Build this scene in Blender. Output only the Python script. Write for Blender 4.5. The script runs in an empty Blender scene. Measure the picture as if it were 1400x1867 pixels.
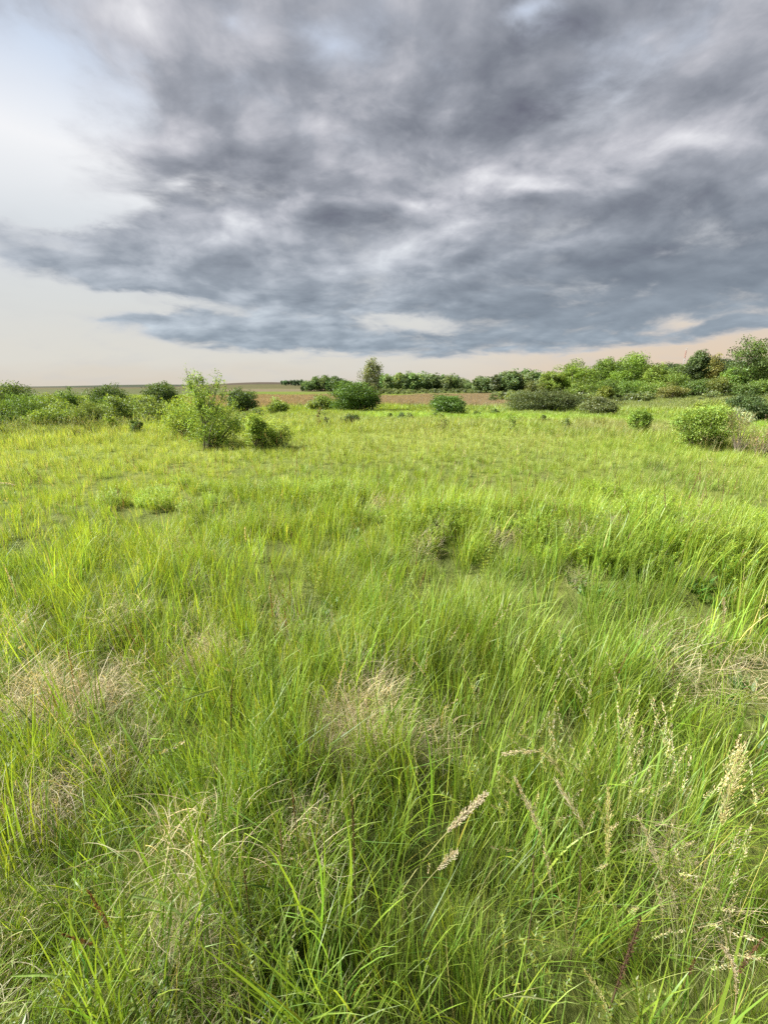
import bpy, math, random
import numpy as np
from math import radians, sin, cos, tan, atan2, hypot, pi

# ---------------------------------------------------------------- camera
scene = bpy.context.scene
F = 720.0                      # focal length in photograph pixels (1400 x 1867)
PITCH = radians(17.7)          # looking down
EYE = 1.62
cam_data = bpy.data.cameras.new("camera")
cam = bpy.data.objects.new("camera", cam_data)
scene.collection.objects.link(cam)
scene.camera = cam
cam_data.sensor_fit = 'VERTICAL'
cam_data.sensor_height = 36.0
cam_data.lens = 36.0 * F / 1867.0
cam_data.clip_start = 0.05
cam_data.clip_end = 30000
cam.location = (0, 0, EYE)
cam.rotation_euler = (radians(90) - PITCH, 0, 0)

def px_dir(px, py):
    u = (px - 700) / F; v = (933.5 - py) / F
    return np.array([u, cos(PITCH) + v * sin(PITCH), -sin(PITCH) + v * cos(PITCH)])
def px_azel(px, py):
    d = px_dir(px, py)
    return atan2(d[0], d[1]), atan2(d[2], hypot(d[0], d[1]))

# ---------------------------------------------------------------- exposure, sun, sky
scene.render.engine = 'CYCLES'
scene.view_settings.view_transform = 'Standard'
scene.view_settings.look = 'None'
scene.view_settings.exposure = 2.1
scene.view_settings.gamma = 1.0
cy = scene.cycles
cy.max_bounces = 6; cy.diffuse_bounces = 4; cy.glossy_bounces = 2
cy.transmission_bounces = 5; cy.transparent_max_bounces = 8; cy.volume_bounces = 1
cy.use_denoising = False

SUN_EL, SUN_AZ = 43.0, -88.0      # azimuth measured from +Y (view direction) towards +X
sun_data = bpy.data.lights.new("sun", 'SUN')
sun_data.energy = 4.0
sun_data.angle = radians(13)
sun_data.color = (1.0, 0.945, 0.84)
sun = bpy.data.objects.new("sun", sun_data)
scene.collection.objects.link(sun)
sun.rotation_euler = (radians(90 - SUN_EL), 0, radians(180 - SUN_AZ))
sun.location = (-20, -10, 30)

world = bpy.data.worlds.new("World")
scene.world = world
world.use_nodes = True
wt = world.node_tree
wt.nodes.clear()
def lin(r, g, b):
    f = lambda c: (c / 255 / 12.92) if c / 255 <= 0.04045 else ((c / 255 + 0.055) / 1.055) ** 2.4
    return (f(r), f(g), f(b), 1.0)

class NT:
    """small node-building helper"""
    def __init__(s, tree): s.t = tree
    def n(s, typ, **kw):
        nd = s.t.nodes.new(typ)
        for k, v in kw.items(): setattr(nd, k, v)
        return nd
    def put(s, sock, v):
        if v is None: return
        if isinstance(v, bpy.types.NodeSocket): s.t.links.new(v, sock)
        else: sock.default_value = v
    def math(s, op, a, b=None, c=None, clamp=False):
        nd = s.n('ShaderNodeMath', operation=op, use_clamp=clamp)
        for i, v in enumerate((a, b, c)): s.put(nd.inputs[i], v)
        return nd.outputs[0]
    def vmath(s, op, a, b=None, scale=None):
        nd = s.n('ShaderNodeVectorMath', operation=op)
        s.put(nd.inputs[0], a); s.put(nd.inputs[1], b)
        if scale is not None: s.put(nd.inputs[3], scale)
        return nd.outputs[1] if op in ('LENGTH', 'DOT_PRODUCT') else nd.outputs[0]
    def noise(s, vec, scale, detail=4, rough=0.5, out=0, lac=2.0, dist=0.0):
        nd = s.n('ShaderNodeTexNoise')
        s.put(nd.inputs['Vector'], vec)
        nd.inputs['Scale'].default_value = scale; nd.inputs['Detail'].default_value = detail
        nd.inputs['Roughness'].default_value = rough; nd.inputs['Lacunarity'].default_value = lac
        nd.inputs['Distortion'].default_value = dist
        return nd.outputs[out]
    def mix(s, f, a, b, mode='MIX'):
        nd = s.n('ShaderNodeMix', data_type='RGBA', blend_type=mode)
        s.put(nd.inputs[0], f); s.put(nd.inputs[6], a); s.put(nd.inputs[7], b)
        return nd.outputs[2]
    def ramp(s, v, a, b, c=0.0, d=1.0, smooth=True):
        nd = s.n('ShaderNodeMapRange', interpolation_type='SMOOTHSTEP' if smooth else 'LINEAR')
        s.put(nd.inputs[0], v)
        for i, q in enumerate((a, b, c, d)): s.put(nd.inputs[1 + i], q)
        return nd.outputs[0]
    def mapping(s, vec, loc=(0, 0, 0), rot=(0, 0, 0), scale=(1, 1, 1), typ='POINT'):
        nd = s.n('ShaderNodeMapping', vector_type=typ)
        s.put(nd.inputs[0], vec)
        nd.inputs[1].default_value = loc; nd.inputs[2].default_value = rot; nd.inputs[3].default_value = scale
        return nd.outputs[0]

W = NT(wt)
tc = W.n('ShaderNodeTexCoord')
dirv = W.vmath('NORMALIZE', tc.outputs['Generated'])
sx = W.n('ShaderNodeSeparateXYZ'); W.put(sx.inputs[0], dirv)
X, Y, Z = sx.outputs
az = W.math('ARCTAN2', X, Y)
el = W.math('ARCSINE', Z)
ae = W.n('ShaderNodeCombineXYZ'); W.put(ae.inputs[0], az); W.put(ae.inputs[1], el)
ae = ae.outputs[0]
# a flat cloud layer overhead: project the direction on to it
zc = W.math('ADD', W.math('MAXIMUM', Z, 0.0), 0.24)
pc = W.n('ShaderNodeCombineXYZ')
W.put(pc.inputs[0], W.math('DIVIDE', X, zc)); W.put(pc.inputs[1], W.math('DIVIDE', Y, zc))
P = pc.outputs[0]
P = W.mapping(P, rot=(0, 0, radians(-14)), scale=(1.15, 1.35, 1))
# domain warp
w1 = W.vmath('SUBTRACT', W.noise(P, 1.3, 3, 0.5, out=1), (0.5, 0.5, 0.5))
Pw = W.vmath('ADD', P, W.vmath('SCALE', w1, scale=0.32))
n_big = W.noise(Pw, 0.9, 3, 0.5)
n_mid = W.noise(Pw, 2.6, 6, 0.53)
n_off = W.noise(W.vmath('ADD', Pw, (-0.09, -0.07, 0)), 2.6, 6, 0.53)
n_fine = W.noise(Pw, 7.0, 6, 0.6)
relief = W.math('SUBTRACT', n_mid, n_off)
# organic edges for the large masses
aw = W.vmath('SUBTRACT', W.noise(Pw, 1.6, 7, 0.6, out=1), (0.5, 0.5, 0.5))
aw = W.vmath('MULTIPLY', aw, (0.30, 0.12, 0.0))
aw = W.vmath('SCALE', aw, scale=W.ramp(el, 0.0, 0.35, 0.45, 1.0))
AE = W.vmath('ADD', ae, aw)
AE2 = W.vmath('ADD', ae, W.vmath('SCALE', aw, scale=0.45))

def field(blobs, vec):
    acc = None
    for (px, py, rx, ry, rot, amp) in blobs:
        a0, e0 = px_azel(px, py)
        a1, _ = px_azel(px + rx, py); a2, _ = px_azel(px - rx, py)
        _, e1 = px_azel(px, py + ry); _, e2 = px_azel(px, py - ry)
        ra, re = abs(a1 - a2) / 2, abs(e1 - e2) / 2
        m = W.mapping(vec, loc=(a0, e0, 0), rot=(0, 0, radians(rot)), scale=(ra * 1.6, re * 1.6, 1), typ='TEXTURE')
        g = W.n('ShaderNodeTexGradient', gradient_type='QUADRATIC_SPHERE'); W.put(g.inputs[0], m)
        v = g.outputs['Fac']
        acc = W.math('MULTIPLY', v, amp) if acc is None else W.math('MULTIPLY_ADD', v, amp, acc)
    return acc

# where the cloud deck opens (positive = clear)
open_f = field([
    (30, 230, 230, 270, 0, 1.6), (60, 385, 250, 60, 0, 1.5), (240, 365, 110, 40, 0, 0.8),
    (60, 570, 420, 110, 0, 1.5), (20, 520, 240, 60, 0, .5), (0, 660, 700, 70, 0, 1.4), (330, 672, 520, 40, 0, 1.4),
    (-300, 400, 300, 600, 0, 2.0),
    (760, 672, 460, 36, 0, 1.9), (1100, 660, 400, 28, 4, 1.9), (1370, 626, 220, 26, 6, 1.8), (1330, 670, 300, 34, 0, 1.8),
    (755, 592, 110, 22, 0, 1.35), (690, 584, 60, 10, 0, .5), (1255, 588, 100, 16, 6, .85), (560, 582, 120, 16, 0, 0.5),
    (965, 8, 90, 45, 0, 0.8), (430, 60, 60, 50, 0, 0.6), (590, 60, 80, 50, 0, 0.5), (110, 110, 150, 100, 0, 0.5), (250, 150, 60, 60, 0, .4), (330, 325, 60, 40, 0, .6),
    (240, 548, 200, 20, 0, 1.7), (1000,575,10,5,0,0),
], AE)
# clouds that stay inside the clear part
extra = field([
    (330, 470, 260, 80, 0, 1.9), (110, 418, 160, 26, 0, .75), (10, 412, 70, 18, 0, .8), (240, 586, 240, 12, 0, 1.1), (430, 600, 220, 34, 0, 1.9),
    (50, 468, 80, 24, 0, .8), (330, 530, 240, 24, 0, .7), (150, 490, 150, 30, 0, .7), (180, 405, 60, 10, 0, 0.6), (110, 205, 60, 20, 0, 0.35), (600, 640, 200, 18, 0, 0.6),
    (100, 640, 160, 16, 0, 0.25)], AE)
d0 = W.math('SUBTRACT', extra, W.math('MULTIPLY', open_f, 1.45))
d0 = W.math('ADD', d0, 0.42)
d0 = W.math('SUBTRACT', d0, W.ramp(el, 0.0, 0.06, 1.6, 0.0))
d0 = W.math('MULTIPLY_ADD', W.math('SUBTRACT', n_mid, 0.5), 2.6, d0)
d0 = W.math('MULTIPLY_ADD', W.math('SUBTRACT', n_fine, 0.5), 0.95, d0)
dens = W.ramp(d0, -1.15, 0.42)

# brighter and darker parts of the deck
lum = field([
    (900, 310, 110, 40, -10, 0.42), (640, 240, 120, 40, 0, 0.20), (610, 290, 70, 20, 0, .2), (870, 405, 90, 26, 0, 0.40), (1000, 340, 120, 28, -8, 0.36), (760, 375, 80, 22, -10, .3), (480, 420, 120, 40, 0, .2), (150, 460, 200, 60, 0, .22), (250, 590, 200, 30, 0, .2),
    (730, 455, 150, 40, 10, 0.22), (1180, 68, 110, 50, 0, 0.30), (1250, 240, 240, 45, -12, 0.22), (1360, 270, 160, 40, -15, 0.18),
    (700, 370, 100, 30, 0, 0.14), (420, 420, 170, 60, 0, 0.14), (480, 100, 240, 160, 0, 0.16), (1120, 430, 90, 26, -8, 0.20),
    (1150, 320, 300, 35, -14, 0.10), (600, 500, 200, 30, 0, 0.12), (900, 490, 200, 22, -10, 0.10),
    (250, 60, 200, 150, 0, 0.16), (540, 585, 220, 30, 0, 0.14), (1250, 540, 300, 50, 0, 0.05),
    (900, 150, 380, 150, -5, -0.14), (1250, 150, 260, 60, -10, -0.12), (640, 330, 230, 60, 0, -0.07),
    (1200, 450, 460, 150, -6, -0.30), (1000, 560, 460, 70, 0, -0.12), (950, 190, 460, 120, -8, -0.18), (420, 230, 260, 90, 10, -0.12), (560, 400, 260, 60, 0, -0.12), (480, 350, 220, 60, 0, -0.12), (800, 230, 200, 60, 0, -0.10), (330, 490, 160, 40, 0, -0.08), (700, 520, 250, 40, 0, -0.04), (1330, 350, 200, 70, -10, -0.04),
    (520, 400, 160, 60, 0, -0.06),
], AE2)
calm = W.math('SUBTRACT', 1.0, field([(1200, 520, 420, 130, 0, 0.75), (1300, 120, 300, 160, 0, 0.3)], AE), clamp=True)
lum = W.math('MULTIPLY', lum, 1.35)
L = W.math('MULTIPLY_ADD', W.math('MULTIPLY', W.math('MULTIPLY', relief, calm), W.ramp(el, 0.05, 0.45, 0.5, 1.0)), 2.2, lum)
L = W.math('MULTIPLY_ADD', W.math('SUBTRACT', n_big, 0.5), -0.2, L)
L = W.math('MULTIPLY_ADD', W.math('MULTIPLY', calm, W.math('SUBTRACT', n_mid, 0.5)), -0.5, L)
L = W.math('MULTIPLY_ADD', W.math('SUBTRACT', n_fine, 0.5), -0.10, L)
L = W.math('ADD', L, 0.50)
L = W.math('MULTIPLY_ADD', L, 0.76, 0.15)
crn = W.n('ShaderNodeValToRGB')
cr = crn.color_ramp
cr.elements[0].position = 0.02; cr.elements[0].color = lin(102, 104, 119)
cr.elements[1].position = 1.0; cr.elements[1].color = lin(240, 240, 244)
for pos, c in ((0.28, (129, 134, 145)), (0.50, (158, 162, 172)), (0.72, (196, 197, 205))):
    e = cr.elements.new(pos); e.color = lin(*c)
W.put(crn.inputs[0], L)
cloud = crn.outputs[0]
# the lower deck, far away, is bluer; the low right part is steel blue
lowb = W.ramp(el, 0.02, 0.42, 1.0, 0.0)
cloud = W.mix(W.math('MULTIPLY', lowb, 0.8), cloud, W.mix(1.0, cloud, (0.86, 1.02, 1.06, 1), 'MULTIPLY'))
# thin cloud edges are brighter than the thick parts
edge = W.math('MULTIPLY', W.math('SUBTRACT', 1.0, dens), 0.6)
cloud = W.mix(edge, cloud, lin(226, 226, 232))

# clear sky: physical sky for its colour, then the veil of high thin cloud
skyt = W.n('ShaderNodeTexSky', sky_type='NISHITA')
skyt.sun_disc = False
skyt.sun_elevation = radians(SUN_EL); skyt.sun_rotation = radians(SUN_AZ)
skyt.dust_density = 2.0
blue = W.mix(1.0, skyt.outputs[0], (0.055, 0.055, 0.055, 1), 'MULTIPLY')
veil_n = W.n('ShaderNodeValToRGB'); vr = veil_n.color_ramp
vr.elements[0].position = 0.0; vr.elements[0].color = lin(223, 214, 200)
vr.elements[1].position = 1.0; vr.elements[1].color = lin(196, 206, 224)
for pos, c in ((0.06, (226, 223, 214)), (0.16, (222, 224, 222)), (0.27, (224, 229, 233)), (0.39, (250, 251, 253)), (0.52, (212, 225, 244)), (0.8, (194, 209, 235))):
    e = vr.elements.new(pos); e.color = lin(*c)
W.put(veil_n.inputs[0], W.math('MULTIPLY_ADD', W.math('SUBTRACT', n_big, 0.5), 0.10, W.math('DIVIDE', el, 0.95)))
clear = W.mix(0.93, blue, veil_n.outputs[0])
clear = W.mix(W.math('MULTIPLY', W.ramp(az, -0.1, 0.8), W.ramp(el, 0.02, 0.22, 1.0, 0.0)), clear, lin(228, 205, 180))
clear = W.mix(W.ramp(n_mid, 0.45, 0.75, 0.0, 0.25), clear, lin(200, 202, 206))
col = W.mix(dens, clear, cloud)
# below the horizon: the colour of the meadow, for bounce light only
col = W.mix(W.ramp(Z, -0.03, -0.005, 1.0, 0.0), col, lin(90, 105, 60))
bg = W.n('ShaderNodeBackground')
W.put(bg.inputs[0], col)
bg.inputs[1].default_value = 1.0 / 2 ** scene.view_settings.exposure
out = W.n('ShaderNodeOutputWorld'); W.put(out.inputs[0], bg.outputs[0])
world.cycles.sampling_method = 'MANUAL'; world.cycles.sample_map_resolution = 512

# ================================================================ helpers
rng = np.random.default_rng(7)
COL = scene.collection

def hash2(ix, iy, seed):
    h = (ix.astype(np.int64) * 374761393 + iy.astype(np.int64) * 668265263 + seed * 1442695041) & 0xffffffff
    h = ((h ^ (h >> 13)) * 1274126177) & 0xffffffff
    return ((h ^ (h >> 16)) & 0xffff) / 65535.0
def vnoise(x, y, seed=0):
    x = np.asarray(x, float); y = np.asarray(y, float)
    ix, iy = np.floor(x), np.floor(y); fx, fy = x - ix, y - iy
    fx = fx * fx * (3 - 2 * fx); fy = fy * fy * (3 - 2 * fy)
    a = hash2(ix, iy, seed); b = hash2(ix + 1, iy, seed); c = hash2(ix, iy + 1, seed); d = hash2(ix + 1, iy + 1, seed)
    return (a * (1 - fx) + b * fx) * (1 - fy) + (c * (1 - fx) + d * fx) * fy
def fbm(x, y, octaves=4, seed=0):
    s = 0; a = 0.5; t = 0
    for k in range(octaves):
        s = s + a * vnoise(x * 2 ** k + 17.3 * k, y * 2 ** k - 9.1 * k, seed + k); t += a; a *= 0.5
    return s / t
def sstep(x, a, b):
    t = np.clip((np.asarray(x, float) - a) / (b - a), 0, 1); return t * t * (3 - 2 * t)

# ---------------------------------------------------------------- terrain height
DP = np.array([0, 16, 25, 40, 60, 100, 150, 250, 500, 900, 1500, 2500, 6000, 20000.])
HP = np.array([0, 0, -.35, -.9, -1.55, -2.3, -2.6, -2.3, -1.2, -1.5, -2, -10, -30, -60.])
def spot(px, py, h=0.25):
    """ground point under a pixel of the near meadow, grass tops at height h"""
    d = px_dir(px, py); t = (EYE - h) / -d[2]; return d[0] * t, d[1] * t
MOUNDS = [(950, 895, .9, .28), (1250, 945, .9, .30), (1150, 915, .8, .25), (1380, 920, .7, .25), (1110, 965, .55, .25), (810, 915, .6, .22),
          (1110, 858, 1.0, .2), (1220, 880, 1.0, .22), (740, 893, .6, .18), (520, 858, 1.0, .2), (1330, 985, .6, .2), (1000, 935, .5, .14), (600, 860, .8, .15),
          (340, 858, 1.2, .15), (60, 1100, .5, .12), (200, 1000, .6, .12), (560, 1290, .35, .10), (90, 1400, .3, .10), (240, 1530, .25, .10)]
MOUNDS = [(*spot(a, b, .5), r, h) for a, b, r, h in MOUNDS]
MOUNDS = [(a, b, r, h * .6) for a, b, r, h in MOUNDS]
def ground_z(x, y):
    x = np.asarray(x, float); y = np.asarray(y, float)
    r = np.hypot(x, y); s = x / np.maximum(np.abs(y), 1e-3)
    z = np.interp(r, DP, HP)
    z = z + (fbm(x * .7, y * .7, 3, 5) - .5) * .22 * (1 - sstep(r, 30, 80))
    z = z + (fbm(x * .03, y * .03, 3, 8) - .5) * 1.0 * sstep(r, 30, 90)
    fwd = sstep(y, 0, 100)
    z = z + 1.6 * sstep(s, .35, .95) * sstep(r, 60, 160) * fwd                     # land rises a little to the right
    far = fwd * sstep(r, 600, 1400) * (1 - sstep(r, 1700, 2600))
    z = z + far * (15 * np.exp(-((s + .28) / .17) ** 2) + 12 * sstep(s, -.12, .05))
    z = z + fwd * sstep(r, 2600, 4200) * (25 + 8 * np.sin(s * 9))
    for mx, my, mr, mh in MOUNDS:
        z = z + mh * np.exp(-(((x - mx) / mr) ** 2 + ((y - my) / (mr * .8)) ** 2))
    return z
def hit(px, py, cover=.10):
    """where the view ray through a pixel meets the ground"""
    d = px_dir(px, py); d = d / np.linalg.norm(d)
    t = np.geomspace(1, 5000, 4000)
    z = EYE + d[2] * t - ground_z(d[0] * t, d[1] * t) - cover
    k = np.argmax(z < 0)
    if z[k] >= 0: k = -1
    return d[0] * t[k], d[1] * t[k]
def along(px, dist):
    """ground point in the direction of an image column at a forward distance"""
    d = px_dir(px, 715); return d[0] / d[1] * dist, dist
def height_at(px, ytop, x, y):
    d = px_dir(px, ytop); return EYE + d[2] / d[1] * y - float(ground_z(x, y))

# ---------------------------------------------------------------- ground zones (field colours, darkened in part by distance)
def zones(x, y):
    """rgb albedo of the plant cover at a place"""
    r = np.hypot(x, y); s = x / np.maximum(np.abs(y), 1e-3)
    n = fbm(x * .35, y * .35, 4, 21); n2 = fbm(x * .06 + 5, y * .12, 3, 31); n3 = fbm(x * 1.4, y * 1.4, 3, 41)
    c = np.stack([0.225 + 0 * x, 0.31 + 0 * x, 0.040 + 0 * x], -1)
    def mixc(m, col):
        nonlocal c
        c = c * (1 - m[..., None]) + np.array(col) * m[..., None]
    mixc(sstep(n, .45, .7) * .7, (0.255, 0.345, 0.052))                         # yellow green
    mixc(sstep(n3, .55, .75) * .4, (0.10, 0.20, 0.03))
    mixc(sstep(n2, .52, .66) * sstep(r, 7, 12) * .4, (0.30, 0.34, 0.12))    # haze of pale seed heads
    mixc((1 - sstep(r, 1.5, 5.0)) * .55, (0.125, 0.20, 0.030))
    c = c * (1 - .12 * sstep(r, 12, 18))[..., None]  # farther cover darkened in colour to offset its sunlit tops
    # behind the meadow edge
    mixc(sstep(r, 17, 24) * sstep(fbm(x * .09, y * .05, 3, 51), .42, .6) * .75, (0.185, 0.265, 0.06))
    mixc(sstep(r, 20, 26) * (1 - sstep(r, 30, 36)) * sstep(s, -.12, 0) * .7, (0.22, 0.36, 0.03))
    mixc(.6 * sstep(s, .42, .5) * (1 - sstep(s, .7, .78)) * sstep(r, 14, 18) * (1 - sstep(r, 26, 32)) * .6, (0.27, 0.22, 0.13))
    edge = (fbm(x * .05, y * .05, 2, 61) - .5) * 40
    reed = sstep(r + edge * .6, 52, 62) * (1 - sstep(r + edge * 1.5, 165, 200)) * sstep(s, -.50, -.44) * (1 - sstep(s + edge * .004, .26, .32))
    mixc(reed * .95, (0.27, 0.215, 0.165))
    grn = sstep(r + edge, 60, 80) * sstep(s + edge * .004, .28, .34) * (1 - sstep(r, 600, 900))
    mixc(grn * .85, (0.17, 0.21, 0.06))
    mixc(sstep(r + edge * 3, 190, 230) * (1 - sstep(r, 600, 700)) * sstep(s, -.05, .0) * .9, (0.17, 0.21, 0.06))
    mixc(sstep(r, 260, 330) * (1 - sstep(r, 430, 520)) * (1 - sstep(s, -.1, -.04)) * sstep(s, -.42, -.38) * .9, (0.26, 0.205, 0.145))
    mixc(sstep(r, 200, 260) * (1 - sstep(s, -.42, -.38)) * .9, (0.14, 0.15, 0.07))
    mixc(sstep(r, 430, 520) * (1 - sstep(r, 900, 1000)) * (1 - sstep(s, -.1, -.04)), (0.16, 0.15, 0.07))
    mixc(sstep(r, 900, 1000) * (1 - sstep(s, -.1, -.04)), (0.12, 0.095, 0.075))
    mixc(sstep(r, 2600, 2900), (0.07, 0.09, 0.06))
    return c, reed

def new_mesh(name, V, Q, col=None, mat=None, tris=False):
    me = bpy.data.meshes.new(name)
    V = np.asarray(V, np.float32); Q = np.asarray(Q, np.int32); k = Q.shape[1]
    me.vertices.add(len(V)); me.vertices.foreach_set("co", V.ravel())
    me.loops.add(Q.size); me.loops.foreach_set("vertex_index", Q.ravel())
    me.polygons.add(len(Q))
    me.polygons.foreach_set("loop_start", np.arange(0, Q.size, k, dtype=np.int32))
    me.polygons.foreach_set("loop_total", np.full(len(Q), k, np.int32))
    me.update(calc_edges=True)
    if col is not None:
        a = me.color_attributes.new("Col", 'FLOAT_COLOR', 'POINT')
        c = np.ones((len(V), 4), np.float32); c[:, :3] = col
        a.data.foreach_set("color", c.ravel())
    if mat: me.materials.append(mat)
    return me
def add(name, me, parent=None, kind=None, label=None, category=None, group=None, loc=None):
    o = bpy.data.objects.new(name, me); COL.objects.link(o)
    if parent: o.parent = parent
    if kind: o["kind"] = kind
    if label: o["label"] = label
    if category: o["category"] = category
    if group: o["group"] = group
    if loc is not None: o.location = loc
    return o

# ---------------------------------------------------------------- materials
def leaf_material(name, translucent=0.38, gloss=0.035, rough=0.5, tint=False, boost=1.6):
    m = bpy.data.materials.new(name); m.use_nodes = True
    t = m.node_tree; t.nodes.clear(); N = NT(t)
    a = N.n('ShaderNodeAttribute', attribute_name="Col"); c = a.outputs[0]
    if tint:
        b = N.n('ShaderNodeAttribute', attribute_name="tint", attribute_type='INSTANCER')
        c = N.mix(1.0, c, b.outputs[0], 'MULTIPLY')
    else:
        oi = N.n('ShaderNodeObjectInfo'); c = N.mix(1.0, c, oi.outputs['Color'], 'MULTIPLY')
    d = N.n('ShaderNodeBsdfDiffuse'); N.put(d.inputs[0], c)
    tr = N.n('ShaderNodeBsdfTranslucent')
    N.put(tr.inputs[0], N.mix(1.0, c, (boost, boost * .9, boost * .45, 1), 'MULTIPLY'))
    mx = N.n('ShaderNodeMixShader'); mx.inputs[0].default_value = translucent
    N.put(mx.inputs[1], d.outputs[0]); N.put(mx.inputs[2], tr.outputs[0])
    g = N.n('ShaderNodeBsdfAnisotropic'); g.inputs['Roughness'].default_value = rough; g.inputs[0].default_value = (.9, .95, 1, 1)
    mg = N.n('ShaderNodeMixShader'); mg.inputs[0].default_value = gloss
    N.put(mg.inputs[1], mx.outputs[0]); N.put(mg.inputs[2], g.outputs[0])
    o = N.n('ShaderNodeOutputMaterial'); N.put(o.inputs[0], mg.outputs[0])
    return m
M_grass = leaf_material("grass_blade", .42, .03, .5, True)
M_leaf = leaf_material("leaf", .36, .02, .5)
M_bark = bpy.data.materials.new("bark"); M_bark.use_nodes = True
_n = NT(M_bark.node_tree); _b = M_bark.node_tree.nodes['Principled BSDF']
_tc = _n.n('ShaderNodeTexCoord')
_nz = _n.noise(_n.mapping(_tc.outputs['Object'], scale=(6, 6, 1.5)), 5, 5)
_n.put(_b.inputs['Base Color'], _n.mix(_nz, (0.07, 0.055, 0.04, 1), (0.22, 0.19, 0.15, 1)))
_b.inputs['Roughness'].default_value = .9

M_ground = bpy.data.materials.new("ground"); M_ground.use_nodes = True
_n = NT(M_ground.node_tree); _b = M_ground.node_tree.nodes['Principled BSDF']
_a = _n.n('ShaderNodeAttribute', attribute_name="Col")
_geo = _n.n('ShaderNodeNewGeometry')
_p = _n.mapping(_geo.outputs['Position'], scale=(1, .6, 1))
_n1 = _n.noise(_p, .35, 6, .62); _n2 = _n.noise(_p, 3.0, 6, .65); _n3 = _n.noise(_p, .03, 4, .6)
_c = _n.mix(_n.ramp(_n1, .35, .68, 0, .45), _a.outputs[0], _n.mix(1, _a.outputs[0], (.62, .72, .6, 1), 'MULTIPLY'))
_c = _n.mix(_n.ramp(_n2, .35, .7, 0, .5), _c, _n.mix(1, _c, (1.3, 1.15, .95, 1), 'MULTIPLY'))
_c = _n.mix(_n.ramp(_n3, .45, .62, 0, .5), _c, _n.mix(1, _c, (.75, .9, .75, 1), 'MULTIPLY'))
_n.put(_b.inputs['Base Color'], _c); _b.inputs['Roughness'].default_value = .95
_b.inputs['Specular IOR Level'].default_value = .1
_bp = _n.n('ShaderNodeBump'); _bp.inputs['Strength'].default_value = .7; _bp.inputs['Distance'].default_value = .12
_n.put(_bp.inputs['Height'], _n.noise(_p, 6, 6, .7)); _n.put(_b.inputs['Normal'], _bp.outputs[0])

# ---------------------------------------------------------------- the ground sheet
rr = np.concatenate([[0.02], np.geomspace(.3, 6000, 330)])
th = np.concatenate([np.linspace(-60, 60, 420), np.linspace(62, 298, 90)]) * pi / 180
R, T = np.meshgrid(rr, th, indexing='ij')
gx, gy = R * np.sin(T), R * np.cos(T)
gz = ground_z(gx, gy)
zc_, _ = zones(gx, gy)
soil = np.array([.085, .105, .03])
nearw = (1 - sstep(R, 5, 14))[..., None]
gcol = zc_ * (1 - nearw) * (.55 - .12 * sstep(R, 50, 120))[..., None] + soil * nearw  # cover colour darkened to stand in for the grass canopy's self-shadowing
nr, nt = R.shape
idx = np.arange(nr * nt).reshape(nr, nt)
nx = np.roll(idx, -1, axis=1)
Q = np.stack([idx[:-1], idx[1:], nx[1:], nx[:-1]], -1).reshape(-1, 4)
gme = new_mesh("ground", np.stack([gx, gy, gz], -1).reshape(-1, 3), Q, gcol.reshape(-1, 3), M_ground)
gme.polygons.foreach_set("use_smooth", np.ones(len(gme.polygons), bool))
ground = add("ground", gme, kind="structure")

# ================================================================ grass prototypes
def strips(base, az0, lean, L, bend, width, seg, col, kink=None, tipcol=None, twist=0.0, curl=None):
    """n bent tapering blades -> verts, quads, colours"""
    n = len(L)
    t = np.linspace(0, 1, seg + 1)
    ang = lean[:, None] + bend[:, None] * t[None] ** 1.6
    if kink is not None:
        kp, ka = kink; ang = ang + ka[:, None] * (t[None] > kp[:, None])
    azt = az0[:, None] + (curl[:, None] if curl is not None else 0.0) * t[None]
    ds = (L / seg)[:, None]
    hx = np.concatenate([np.zeros((n, 1)), np.cumsum(np.sin(ang[:, :-1]) * np.cos(azt[:, :-1]) * ds, 1)], 1)
    hy = np.concatenate([np.zeros((n, 1)), np.cumsum(np.sin(ang[:, :-1]) * np.sin(azt[:, :-1]) * ds, 1)], 1)
    hz = np.concatenate([np.zeros((n, 1)), np.cumsum(np.cos(ang[:, :-1]) * ds, 1)], 1)
    c = np.stack([base[:, 0, None] + hx, base[:, 1, None] + hy, base[:, 2, None] + hz], -1)
    tw = az0[:, None] + pi / 2 + twist * t[None] * 2
    prof = (np.minimum(1, .55 + t * 1.6)) * (1 - t ** 2.2) + .02
    hw = width[:, None] * .5 * prof[None]
    side = np.stack([np.cos(tw) * hw, np.sin(tw) * hw, 0 * hw], -1)
    V = np.stack([c - side, c + side], 2).reshape(-1, 3)
    b = (np.arange(n) * (seg + 1) * 2)[:, None] + np.arange(seg)[None] * 2
    Qd = np.stack([b, b + 1, b + 3, b + 2], -1).reshape(-1, 4)
    cc = np.repeat(col[:, None], seg + 1, 1)
    if tipcol is not None:
        w = (t ** 2)[None, :, None] * .5
        cc = cc * (1 - w) + np.asarray(tipcol) * w
    cc = np.repeat(cc[:, :, None], 2, 2).reshape(-1, 3)
    return V, Qd, cc
def join(parts):
    V, Qs, C, k = [], [], [], 0
    for v, q, c in parts:
        V.append(v); Qs.append(q + k); C.append(c); k += len(v)
    return np.concatenate(V), np.concatenate(Qs), np.concatenate(C)
def disc(n, r, g):
    a = g.uniform(0, 2 * pi, n); q = r * np.sqrt(g.uniform(0, 1, n))
    return np.stack([np.cos(a) * q, np.sin(a) * q, np.full(n, -.02)], -1)
def shade(n, base, g, v=.25, hue=.12):
    k = g.normal(1, v, (n, 1)).clip(.35, 1.7)
    h = g.normal(0, hue, (n, 1))
    return np.asarray(base) * k * np.concatenate([1 + h * 1.6, 1 + h * .3, 1 - h * .5], 1).clip(.2, 2)

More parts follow.
